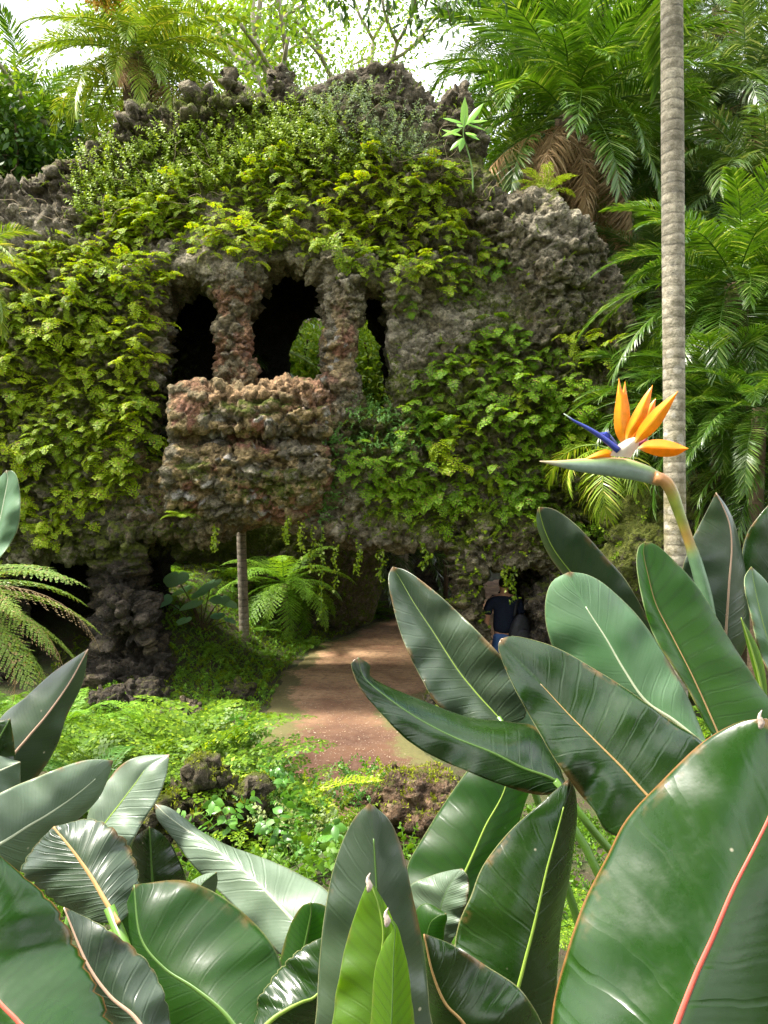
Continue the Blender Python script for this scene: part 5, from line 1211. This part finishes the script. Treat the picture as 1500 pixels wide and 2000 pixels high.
big_leaf(PR, [(1345, 1640), (1200, 1632), (1159, 1581), (1116, 1528), (1073, 1469), (1013, 1360), (985, 1300), (973, 1265), (978, 1248)], [(1345, 1640), (1262, 1552), (1215, 1500), (1160, 1445), (1110, 1395), (1064, 1345), (1020, 1300), (990, 1268), (978, 1248)], [(1345, 1640), (1385, 1500), (1375, 1450), (1319, 1412), (1245, 1362), (1160, 1308), (1085, 1264), (1010, 1243), (978, 1248)], .82, .92, -.02, .03, 'dark', 'or', seed=11, ribfade=.8, ribr=(.0042, .0010), label='large dark leaf with an orange rib, centre right')
# huge leaf
big_leaf(PJ, [(1240, 2250), (1085, 2130), (1078, 1990), (1103, 1870), (1138, 1765), (1185, 1675), (1225, 1600), (1290, 1530), (1370, 1452), (1440, 1412), (1492, 1404)], [(1240, 2250), (1290, 2090), (1325, 1990), (1360, 1900), (1392, 1830), (1430, 1740), (1468, 1665), (1500, 1600), (1522, 1540), (1520, 1470), (1492, 1404)], [(1240, 2250), (1640, 2120), (1720, 1990), (1750, 1880), (1760, 1780), (1740, 1690), (1710, 1610), (1670, 1540), (1620, 1470), (1560, 1420), (1492, 1404)], .44, .52, .05, .03, 'big', 'red', seed=12, ribr=(.0042, .0015), wave=.002, label='huge glossy leaf with a red rib', ribfade=.93)
# right of centre
big_leaf(PC2, [(850, 1850), (790, 1770), (796, 1693), (817, 1651), (860, 1581), (913, 1505), (960, 1450), (1010, 1420)], [(850, 1850), (878, 1770), (908, 1704), (930, 1655), (950, 1610), (983, 1549), (1000, 1480), (1010, 1420)], [(850, 1850), (925, 1770), (960, 1700), (1000, 1640), (1025, 1570), (1040, 1520), (1035, 1470), (1010, 1420)], 1.18, 1.30, .03, .02, 'trans', 'yg', seed=13, label='bright green leaf with light coming through it')
big_leaf(PC2, [(862, 1875), (812, 1800), (800, 1735), (840, 1712), (880, 1700), (903, 1697)], [(862, 1875), (855, 1815), (862, 1770), (875, 1735), (890, 1712), (903, 1697)], [(862, 1875), (885, 1835), (905, 1790), (916, 1750), (914, 1715), (903, 1697)], .98, .96, .03, -.02, 'pale', 'gr', seed=14, ribr=(.002, .0006), label='small pale shining leaf')
big_leaf(PC2, [(850, 1900), (805, 1830), (812, 1780), (835, 1765), (872, 1785)], [(850, 1900), (835, 1840), (840, 1805), (855, 1790), (872, 1785)], [(850, 1900), (865, 1850), (868, 1815), (873, 1795), (872, 1785)], .93, .93, .02, .0, 'trans', 'gr', seed=15, ribr=(.002, .0006), wave=0)
big_leaf(PC2, [(985, 2120), (870, 2020), (882, 1900), (895, 1810), (921, 1752), (945, 1690), (999, 1619), (1060, 1565), (1111, 1521)], [(985, 2120), (1000, 1985), (1022, 1890), (1041, 1816), (1056, 1750), (1070, 1690), (1088, 1625), (1102, 1570), (1111, 1521)], [(985, 2120), (1075, 2000), (1087, 1900), (1096, 1810), (1112, 1720), (1121, 1640), (1126, 1590), (1123, 1545), (1111, 1521)], .80, .86, .03, .04, 'dark', 'yg', seed=16, ribfade=.92, label='tall green leaf with a yellow rib left of the huge leaf')
big_leaf(PC2, [(1040, 2200), (900, 2110), (850, 2030), (832, 1950), (826, 1880), (828, 1824)], [(1040, 2200), (960, 2080), (905, 1998), (870, 1960), (845, 1900), (828, 1824)], [(1040, 2200), (1070, 2050), (1022, 1940), (942, 1880), (880, 1845), (828, 1824)], .72, .72, .03, .03, 'dark', 'or', seed=17)
# centre
big_leaf(PL_, [(560, 1930), (548, 1885), (556, 1840), (572, 1797), (590, 1770), (606, 1763)], [(560, 1930), (585, 1885), (596, 1845), (604, 1805), (608, 1780), (606, 1763)], [(560, 1930), (650, 1890), (665, 1840), (655, 1790), (632, 1768), (606, 1763)], .80, .80, .02, .02, 'trans', 'gr', seed=18, wave=0)
big_leaf(PC, [(470, 2060), (500, 1985), (503, 1950), (525, 1922), (552, 1888), (592, 1850), (640, 1826)], [(470, 2060), (525, 1997), (560, 1972), (590, 1957), (617, 1945), (650, 1900), (640, 1826)], [(470, 2060), (560, 2040), (610, 2015), (645, 1985), (670, 1940), (680, 1880), (640, 1826)], .66, .70, .02, .03, 'dark', 'yg', seed=19, tear=.05, ribfade=.9)
big_leaf(PC, [(725, 2200), (622, 2080), (619, 1960), (627, 1850), (640, 1755), (660, 1670), (690, 1602), (722, 1569)], [(725, 2200), (730, 2080), (732, 1960), (735, 1850), (736, 1755), (732, 1670), (727, 1610), (722, 1569)], [(725, 2200), (842, 2080), (837, 1960), (826, 1850), (808, 1760), (790, 1675), (762, 1605), (722, 1569)], .60, .64, .03, .02, 'grey', 'gr', seed=20, ribr=(.0022, .0010), ribfade=.9, label='upright smooth grey-green leaf')
big_leaf(PC, [(725, 2200), (648, 2080), (655, 1960), (668, 1880), (684, 1820), (702, 1765), (721, 1718)], [(725, 2200), (724, 2080), (730, 1960), (742, 1880), (748, 1820), (738, 1765), (721, 1718)], [(725, 2200), (806, 2080), (806, 1980), (795, 1900), (780, 1840), (756, 1775), (721, 1718)], .52, .55, .015, .02, 'yel', 'yg', seed=21, ribr=(.0018, .0008), label='yellow-green translucent leaf with a dried white tip')
big_leaf(PC, [(760, 2200), (726, 2060), (728, 1960), (734, 1890), (752, 1840), (768, 1815), (756, 1790)], [(760, 2200), (762, 2060), (766, 1960), (768, 1890), (770, 1845), (771, 1812), (756, 1790)], [(760, 2200), (806, 2060), (803, 1960), (796, 1890), (785, 1845), (774, 1808), (756, 1790)], .49, .51, .01, .01, 'yel', 'gr', seed=22, wave=0, ribr=(.0012, .0006))
for (x_, y_, d_) in ((722, 1730, .545), (757, 1798, .505), (1487, 1412, .515)):
    V, Q, T = tube(resample([U(x_ - 3, y_ + 12, d_), U(x_, y_, d_), U(x_ - 4, y_ - 13, d_), U(x_ + 1, y_ - 25, d_)], 10), np.array([.0008, .0016, .0020, .0024, .0018, .0019, .0011, .0010, .0005, .0003]), None, 8)
    own = PJ if x_ > 1000 else PC
    link('dry_tip', mesh('dry_tip', V - np.array(own.location), Q, T, plain('dry_white_tip', (.30, .20, .14), (.66, .58, .52), 90, .9)), own)
# left group
big_leaf(PL_, [(315, 1820), (262, 1740), (254, 1680), (262, 1640), (292, 1614)], [(315, 1820), (300, 1740), (296, 1690), (294, 1650), (292, 1614)], [(315, 1820), (362, 1740), (348, 1675), (325, 1636), (292, 1614)], 1.0, 1.0, .04, .04, 'dark', 'gr', seed=23)
big_leaf(PL_, [(390, 1790), (362, 1745), (375, 1722), (400, 1708), (423, 1704)], [(390, 1790), (385, 1748), (397, 1725), (412, 1712), (423, 1704)], [(390, 1790), (412, 1755), (422, 1735), (425, 1718), (423, 1704)], .92, .90, .02, .01, 'pale', 'gr', seed=24, ribr=(.0015, .0005), wave=0)
big_leaf(PL_, [(660, 1900), (560, 1872), (505, 1818), (460, 1772), (420, 1733), (375, 1686), (340, 1640), (308, 1600), (304, 1571)], [(660, 1900), (620, 1848), (572, 1797), (500, 1722), (435, 1670), (400, 1643), (360, 1618), (325, 1592), (304, 1571)], [(660, 1900), (665, 1800), (640, 1742), (590, 1712), (525, 1680), (450, 1652), (390, 1622), (335, 1580), (304, 1571)], .86, 1.05, .0, .03, 'pale', 'wh', seed=25, label='long pale leaf with fine ribs and water drops')
big_leaf(PL_, [(490, 2050), (330, 2060), (265, 1960), (240, 1880), (238, 1800), (262, 1728)], [(490, 2050), (440, 1980), (380, 1930), (320, 1890), (275, 1830), (262, 1728)], [(490, 2050), (548, 1940), (540, 1862), (465, 1775), (370, 1722), (262, 1728)], .66, .76, .03, .04, 'trans', 'gr', seed=26, label='broad rounded dark leaf with light coming through it')
big_leaf(PLL, [(30, 1600), (0, 1560), (0, 1510), (4, 1440), (45, 1368), (105, 1312), (172, 1268)][:0] or [(-40, 1600), (-60, 1500), (0, 1405), (48, 1364), (107, 1311), (172, 1268)], [(-40, 1600), (15, 1492), (55, 1440), (92, 1396), (135, 1335), (172, 1268)], [(-40, 1600), (60, 1530), (112, 1455), (130, 1400), (160, 1335), (172, 1268)], 1.10, 1.15, .03, .03, 'grey', 'pk', seed=27, label='grey-green leaf pointing up to the tree fern')
big_leaf(PLL, [(-60, 1560), (-80, 1480), (-40, 1420), (20, 1404)], [(-60, 1560), (-25, 1490), (0, 1440), (20, 1404)], [(-60, 1560), (20, 1500), (26, 1450), (20, 1404)], 1.0, 1.0, .02, .02, 'dark', 'gr', seed=28)
big_leaf(PLL, [(-160, 1600), (-120, 1500), (-40, 1470), (40, 1488)], [(-160, 1600), (-80, 1545), (-10, 1510), (40, 1488)], [(-160, 1600), (-60, 1620), (30, 1560), (40, 1488)], .95, 1.0, .02, .02, 'pale', 'wh', seed=29)
big_leaf(PLL, [(140, 1760), (150, 1680), (172, 1590), (210, 1530), (240, 1492), (278, 1476), (331, 1474)], [(140, 1760), (170, 1670), (200, 1617), (235, 1570), (265, 1530), (290, 1497), (331, 1474)], [(140, 1760), (215, 1715), (252, 1655), (282, 1605), (308, 1560), (324, 1515), (331, 1474)], .98, 1.04, .02, -.02, 'pale', 'yg', seed=30, ribfade=.85, label='pale leaf with a yellow-green rib and rolled tip')
big_leaf(PLL, [(-150, 1730), (-120, 1610), (0, 1548), (75, 1518), (150, 1489), (190, 1483), (221, 1486)], [(-150, 1730), (-60, 1680), (0, 1648), (55, 1613), (105, 1583), (170, 1535), (221, 1486)], [(-150, 1730), (0, 1700), (45, 1697), (90, 1650), (150, 1604), (195, 1555), (221, 1486)], .80, .92, .0, .03, 'pale', 'wh', seed=31, ribfade=.9, label='large pale ribbed leaf pointing right')
big_leaf(PL3, [(380, 2160), (250, 2100), (205, 1990), (175, 1900), (150, 1830), (125, 1772)], [(380, 2160), (300, 2040), (262, 1985), (215, 1945), (170, 1880), (125, 1772)], [(380, 2160), (345, 2060), (325, 1960), (285, 1880), (215, 1815), (125, 1772)], .58, .64, .02, .02, 'grey', 'pk', seed=32, tear=.04, label='grey torn leaf with a pinkish rib')
big_leaf(PL_, [(233, 1804), (165, 1797), (118, 1770), (72, 1730), (44, 1700), (70, 1650), (105, 1615)], [(233, 1804), (205, 1758), (178, 1712), (150, 1672), (125, 1640), (112, 1625), (105, 1615)], [(233, 1804), (256, 1778), (270, 1730), (262, 1680), (238, 1632), (180, 1600), (105, 1615)], .74, .80, .02, .03, 'grey', 'or', seed=33, tear=.05, ribr=(.005, .0022), label='rounded torn leaf with a thick orange rib', toroot=U(345, 2010, .6) - np.array([0, 0, 1.0]) * 0 if False else None)
big_leaf(PL3, [(90, 2250), (-160, 2160), (-200, 2000), (-190, 1860), (-120, 1740), (-20, 1655)], [(90, 2250), (60, 2040), (38, 1998), (0, 1958), (-60, 1880), (-20, 1655)], [(90, 2250), (228, 2090), (215, 1990), (165, 1880), (100, 1765), (-20, 1655)], .42, .50, .02, .03, 'big', 'red', seed=34, tear=.04, ribr=(.0045, .0015), wave=.002, label='big dark leaf with nibbled edges and a red rib', ribfade=.8)
big_leaf(PLL, [(-60, 1180), (-50, 1100), (-30, 1010), (-10, 950), (8, 924), (13, 919)], [(-60, 1180), (-20, 1100), (-2, 1030), (10, 970), (16, 935), (13, 919)], [(-60, 1180), (20, 1060), (40, 990), (38, 945), (28, 922), (13, 919)], 1.15, 1.15, .02, -.02, 'mint', 'wh', seed=35, label='pale leaf standing at the left edge with a curled tip')
# water drops on the pale leaf and on the tall green one
dm, t, p, out = newmat('water_drop'); p.inputs['Base Color'].default_value = (.9, .95, .9, 1); p.inputs['Roughness'].default_value = .05; p.inputs['Transmission Weight'].default_value = 1; p.inputs['IOR'].default_value = 1.33

# ------------------------------------------------------------------ the flower
def flower():
    O = np.array(PR.location); d = 1.2
    def vc(name, V, Q, T, cols, rough=.45, trans=0):
        m, t, p, out = newmat(name + '_skin'); a = N(t, 'ShaderNodeVertexColor', layer_name='Col').outputs[0]
        c = mix(t, 1.0, a, ramp(t, noise(t, 60, 4), [(.3, .82), (.7, 1.12)]), 'MULTIPLY'); t.links.new(c, p.inputs['Base Color']); p.inputs['Roughness'].default_value = rough; p.inputs['Coat Weight'].default_value = .2
        if trans:
            tr = N(t, 'ShaderNodeBsdfTranslucent'); t.links.new(c, tr.inputs[0]); ms = N(t, 'ShaderNodeMixShader'); ms.inputs[0].default_value = trans
            t.links.new(p.outputs[0], ms.inputs[1]); t.links.new(tr.outputs[0], ms.inputs[2]); t.links.new(ms.outputs[0], out.inputs[0])
        return link(name, mesh(name, V - O, Q, T, m, cols=cols), PR)
    n = 40; tt = np.linspace(0, 1, n)
    ax = resample([(1290, 938), (1262, 926), (1225, 916), (1185, 911), (1139, 909), (1096, 906), (1054, 901)], n)
    P = unproj(ax, 1.2); hw = np.interp(tt, [0, .12, .3, .5, .7, .85, 1], [13, 17, 20, 18, 12, 6, .8]) / F * 1.2
    V, Q, T = tube(P, hw, hw * .62, 20, (0, 1, 0))
    zz = (V[:, 2] - np.concatenate([np.repeat(P[:, 2], 20), P[[0, -1], 2]])) / (np.concatenate([np.repeat(hw, 20), hw[[0, -1]]]) + 1e-5)
    t_ = np.concatenate([np.repeat(tt, 20), [0, 1]])
    body = np.array([.20, .27, .22]); grn = np.array([.22, .34, .09]); red = np.array([.55, .27, .15])
    c = body + (grn - body) * sstep(.1, .7, zz)[:, None]; c = c + (red - c) * (sstep(.72, .98, zz) * sstep(.0, .3, t_))[:, None]; c = c + (np.array([.50, .40, .24]) - c) * sstep(.75, 1, t_)[:, None]; c = c + (np.array([.55, .30, .14]) - c) * sstep(.10, 0, t_)[:, None]
    vc('bract', V, Q, T, c, .4)
    st = resample([(1278, 932), (1296, 938), (1311, 958), (1326, 1000), (1345, 1055), (1364, 1115), (1380, 1180), (1395, 1290), (1404, 1420)], 40)
    P = unproj(st, 1.19 - .0 * tt); P = np.vstack([P, [P[-1] * [1, 1, 0] + [0, 0, P[-1][2] - .4], O + [0, 0, .0]]]); P[-2] = P[-3] * .5 + O * .5
    rw = np.concatenate([np.interp(tt, [0, .06, .2, .3, .34, .5, 1], [12, 12.5, 10, 9.5, 12, 13.5, 14.5]) / F * 1.19, [.013, .014]])
    V, Q, T = tube(P, rw, None, 14, (0, 1, 0)); t_ = np.concatenate([np.repeat(np.concatenate([tt, [1, 1]]), 14), [0, 1]])
    c1, c2, c3 = np.array([.46, .22, .08]), np.array([.20, .25, .03]), np.array([.13, .24, .12])
    c = c1 + (c2 - c1) * sstep(.02, .14, t_)[:, None]; c = c + (np.array([.36, .22, .05]) - c) * (np.exp(-((t_ - .27) / .05) ** 2))[:, None]; c = c + (c3 - c) * sstep(.29, .36, t_)[:, None]
    vc('flower_stem', V, Q, T, c, .4)
    OR, OR2 = np.array([1.0, .43, .0]), np.array([.98, .30, .0])
    def petal(L, R, dz, name='petal', cols=(OR, OR2), dd=(0, 0), keel=.006, base_pale=True, d0=1.2):
        n = 26; Lp, Rp = resample(L, n), resample(R, n); tt = np.linspace(0, 1, n); rows = []; cs = []
        m = 9
        for k in range(m):
            u = k / (m - 1); A = Lp + (Rp - Lp) * u
            prof = np.sin(PI * u); rows.append(unproj(A, d0 + dz + (dd[0] + (dd[1] - dd[0]) * u) * tt - keel * (1 - abs(2 * u - 1)) * np.sin(PI * tt * .95 + .05)))
            cc = cols[0] + (cols[1] - cols[0]) * (abs(2 * u - 1) * .8) + tt[:, None] * 0
            if base_pale: cc = cc + (np.array([.85, .62, .25]) - cc) * sstep(.16, .0, tt)[:, None]
            cs.append(cc)
        G = np.array(rows).transpose(1, 0, 2); Cc = np.array(cs).transpose(1, 0, 2)
        back = G + np.array([0, .0022, 0]) * (np.sin(PI * np.linspace(0, 1, m))[None, :, None])
        V = np.vstack([G.reshape(-1, 3), back.reshape(-1, 3)]); i = np.arange(n - 1)[:, None] * m; j = np.arange(m - 1)[None]
        Q = np.stack([i + j, i + j + 1, i + m + j + 1, i + m + j], -1).reshape(-1, 4); Q = np.vstack([Q, Q[:, ::-1] + n * m])
        return vc(name, V, Q, None, np.vstack([Cc.reshape(-1, 3)] * 2), .42, .3)
    petal([(1224, 864), (1214, 866), (1202, 845), (1199, 815), (1203, 780), (1209, 739)], [(1224, 864), (1230, 835), (1229, 800), (1224, 772), (1216, 765), (1209, 739)], .0)
    petal([(1226, 864), (1208, 850), (1206, 820), (1210, 785), (1221, 745)], [(1226, 864), (1231, 832), (1230, 800), (1225, 772), (1221, 745)], .012, cols=(OR * .95, OR2))
    petal([(1222, 866), (1222, 838), (1236, 808), (1256, 775), (1275, 752)], [(1222, 866), (1240, 846), (1258, 824), (1268, 795), (1275, 752)], -.004)
    petal([(1230, 866), (1238, 836), (1254, 806), (1281, 777)], [(1230, 866), (1252, 848), (1276, 822), (1281, 777)], .008, cols=(OR2, OR))
    petal([(1238, 868), (1246, 838), (1270, 806), (1298, 782), (1325, 763)], [(1238, 868), (1262, 856), (1285, 836), (1304, 806), (1325, 763)], -.012, dd=(-.01, -.01))
    petal([(1246, 876), (1262, 862), (1290, 858), (1318, 864), (1345, 876)], [(1246, 876), (1262, 884), (1290, 892), (1320, 890), (1345, 876)], -.014, cols=(OR2, OR2 * .92), dd=(-.03, -.03))
    petal([(1198, 884), (1185, 878), (1168, 882), (1139, 897)], [(1198, 890), (1182, 898), (1162, 900), (1139, 897)], .0)
    BL = np.array([.03, .05, .30])
    tg = unproj(resample([(1208, 880), (1186, 862), (1162, 845), (1140, 832), (1121, 822), (1110, 814), (1101, 808)], 20), 1.19)
    V, Q, T = tube(tg, np.array(list(np.interp(np.linspace(0, 1, 20), [0, .2, .5, .8, 1], [7, 6, 4.5, 2.5, .8]))) / F * 1.2, None, 10); tq = np.concatenate([np.repeat(np.linspace(0, 1, 20), 10), [0, 1]])
    vc('blue_petal', V, Q, T, BL + (np.array([.5, .6, .45]) - BL) * sstep(.82, .98, tq)[:, None], .35)
    petal([(1200, 870), (1192, 852), (1190, 843), (1187, 842)], [(1208, 868), (1198, 855), (1192, 848), (1187, 842)], -.004, 'blue_petal', (np.array([.25, .32, .55]), BL), base_pale=False, keel=.002)
    petal([(1188, 862), (1172, 850), (1168, 846), (1185, 843)], [(1195, 868), (1192, 856), (1190, 848), (1186, 843)], -.002, 'blue_petal', (BL * 1.6, BL), base_pale=False, keel=.002)
    petal([(1192, 890), (1198, 878), (1208, 868), (1224, 858), (1238, 854)], [(1232, 894), (1238, 884), (1244, 876), (1248, 866), (1246, 856)], -.010, 'flower_base', (np.array([.85, .78, .66]), np.array([.80, .55, .42])), base_pale=False)
    petal([(1242, 866), (1250, 860), (1258, 856), (1264, 850)], [(1246, 872), (1256, 868), (1262, 864), (1266, 852)], -.006, 'flower_base', (np.array([.45, .08, .16]), np.array([.6, .25, .3])), base_pale=False, keel=.003)
flower()

# ------------------------------------------------------------------ the walker in the low doorway, seen from behind
def skin(name, pts, edges, rad, mat, parent, sub=2):
    me = bpy.data.meshes.new(name); me.from_pydata([tuple(p) for p in pts], edges, []); me.update()
    o = bpy.data.objects.new(name, me); COL.objects.link(o)
    md = o.modifiers.new('s', 'SKIN'); md.use_smooth_shade = True
    for i, r_ in enumerate(rad):
        sv = me.skin_vertices[0].data[i]; sv.radius = (r_, r_) if isinstance(r_, (int, float)) else r_
        sv.use_root = i == 0
    sb = o.modifiers.new('d', 'SUBSURF'); sb.levels = sb.render_levels = sub
    dg = bpy.context.evaluated_depsgraph_get(); dg.update(); m2 = bpy.data.meshes.new_from_object(o.evaluated_get(dg)); m2.name = name
    bpy.data.objects.remove(o); m2.materials.clear(); m2.materials.append(mat)
    for p_ in m2.polygons: p_.use_smooth = True
    return link(name, m2, parent)
def person():
    px_, d = 985, 10.85; x0 = (px_ - 750) / F * d; z0 = gz(x0, d) + .0
    t_ = empty('person', (x0, d, z0), (0, 0, .12), label='person in a dark navy t-shirt and blue jeans walking away through the low doorway', cat='person')
    SK = plain('skin_tone', (.36, .17, .10), (.46, .24, .15), 20, .55, .1)
    V = [(0, 0, .95), (0, .0, 1.12), (0, .0, 1.30), (0, 0, 1.44), (0, .0, 1.50), (0, .01, 1.57), (0, .02, 1.65), (0, .02, 1.72),
         (-.19, 0, 1.41), (-.235, .0, 1.27), (-.255, .01, 1.12), (-.262, -.01, 1.0), (-.262, -.03, .88), (-.262, -.045, .80),
         (.19, 0, 1.41), (.24, .0, 1.27), (.27, .0, 1.13), (.27, .03, 1.0), (.265, .06, .90), (.265, .075, .82),
         (-.09, 0, .88), (-.10, .03, .50), (-.10, -.02, .10), (-.10, .12, .04), (.09, 0, .88), (.11, -.06, .50), (.12, -.22, .12), (.12, -.10, .04)]
    E = [(0, 1), (1, 2), (2, 3), (3, 4), (4, 5), (5, 6), (6, 7), (3, 8), (8, 9), (9, 10), (10, 11), (11, 12), (12, 13), (3, 14), (14, 15), (15, 16), (16, 17), (17, 18), (18, 19), (0, 20), (20, 21), (21, 22), (22, 23), (0, 24), (24, 25), (25, 26), (26, 27)]
    Rr = [(.12, .08), (.11, .075), (.12, .08), (.10, .07), .05, .07, (.082, .10), (.055, .07), .06, .052, .043, .036, .028, (.018, .03), .06, .052, .043, .036, .028, (.018, .03), .085, .06, .045, .035, .085, .06, .045, .035]
    b = skin('body', V, E, Rr, SK, t_)
    # fingers: short bent chains rooted in each palm
    for sx, hand in ((-1, np.array(V[13])), (1, np.array(V[19]))):
        mb = MB()
        for k in range(4):
            a = hand + np.array([0, -.028 + .019 * k, .01]); L_ = (.062, .075, .08, .066)[k]
            q = resample([a, a + [-.006 * sx, 0, -L_ * .5], a + [-.022 * sx, .004, -L_]], 7); Vv, Q, T = tube(q, np.linspace(.0095, .0065, 7), None, 6, (0, 1, 0)); mb.add(Vv, Q, T)
        a = hand + np.array([-.012 * sx, -.03, .03]); q = resample([a, a + [-.012 * sx, -.02, -.03], a + [-.016 * sx, -.02, -.055]], 6); Vv, Q, T = tube(q, np.linspace(.011, .008, 6), None, 6, (1, 0, 0)); mb.add(Vv, Q, T)
        link('fingers', mb.mesh('fingers', SK), b)
    NV = plain('navy_cotton', (.008, .011, .022), (.016, .02, .035), 30, .9, .6, 14, .1, .02)
    skin('t_shirt', [(0, 0, .90), (0, 0, 1.12), (0, 0, 1.30), (0, 0, 1.42), (0, 0, 1.475), (-.19, 0, 1.41), (-.232, 0, 1.28), (-.25, .0, 1.19), (.19, 0, 1.41), (.237, 0, 1.28), (.26, .0, 1.19)], [(0, 1), (1, 2), (2, 3), (3, 4), (3, 5), (5, 6), (6, 7), (3, 8), (8, 9), (9, 10)],
         [(.19, .135), (.175, .12), (.19, .125), (.16, .12), (.09, .085), .082, .072, .07, .078, .072, .07], NV, t_)
    JN = plain('blue_denim', (.03, .07, .20), (.07, .14, .34), 25, .85, .4, 90, .2, .004)
    skin('jeans', [(0, 0, .99), (0, 0, .90), (-.09, 0, .84), (-.10, .03, .50), (-.10, -.02, .12), (.09, 0, .84), (.11, -.06, .50), (.12, -.21, .15)], [(0, 1), (1, 2), (2, 3), (3, 4), (1, 5), (5, 6), (6, 7)], [(.165, .12), (.17, .13), .105, .08, .068, .105, .08, .068], JN, t_)
    skin('hair', [(0, .01, 1.735), (0, -.015, 1.68), (0, -.02, 1.62), (0, -.025, 1.575)], [(0, 1), (1, 2), (2, 3)], [(.06, .075), (.094, .105), (.088, .09), (.055, .06)], plain('black_hair', (.008, .006, .005), (.02, .016, .012), 60, .7, .4, 120), t_)
    SH = plain('dark_shoe', (.02, .02, .02), (.04, .04, .04), 20, .6)
    skin('shoe', [(-.10, -.06, .05), (-.10, .04, .05), (-.10, .16, .035)], [(0, 1), (1, 2)], [.05, .052, .04], SH, t_)
    skin('shoe', [(.12, -.27, .07), (.12, -.17, .05), (.12, -.06, .035)], [(0, 1), (1, 2)], [.05, .052, .04], SH, t_)
    # backpack slung on the right shoulder
    k = empty('backpack', (x0 + .17, d - .2, z0 + .85), (0, .12, .25), label='black backpack slung over the right shoulder of the walking person', cat='backpack')
    BK = plain('black_nylon', (.006, .006, .008), (.018, .018, .022), 30, .65, .8, 9, .3, .03)
    def blob(c_, s_, e=2.6, nn=22):
        th_, ph = np.meshgrid(np.linspace(0, 2 * PI, nn, endpoint=False), np.linspace(-PI / 2, PI / 2, nn), indexing='ij')
        f = lambda a, p_: np.sign(a) * np.abs(a) ** (2 / p_)
        X = f(np.cos(ph), e) * f(np.cos(th_), e) * s_[0]; Y = f(np.cos(ph), e) * f(np.sin(th_), e) * s_[1]; Z = f(np.sin(ph), e) * s_[2]
        V = np.stack([X * (1 - .25 * Z / s_[2]), Y * (1 - .2 * Z / s_[2]), Z], -1).reshape(-1, 3) + c_
        i = np.arange(nn)[:, None]; j = np.arange(nn - 1)[None]; i2 = (i + 1) % nn
        return V, np.stack([i * nn + j, i2 * nn + j, i2 * nn + j + 1, i * nn + j + 1], -1).reshape(-1, 4)
    V_, Q = blob(np.array([0, 0, .16]), (.145, .095, .23)); link('pack_body', mesh('pack_body', V_, Q, None, BK), k)
    V_, Q = blob(np.array([.01, -.09, .08]), (.11, .045, .12)); link('pocket', mesh('pocket', V_, Q, None, BK), k)
    V_, Q, T = tube(resample([(-.08, .06, .34), (-.06, .08, .50), (.03, .17, .60), (.07, .26, .52)], 14), .022, .008, 8); link('strap', mesh('strap', V_, Q, T, BK), k)
person()
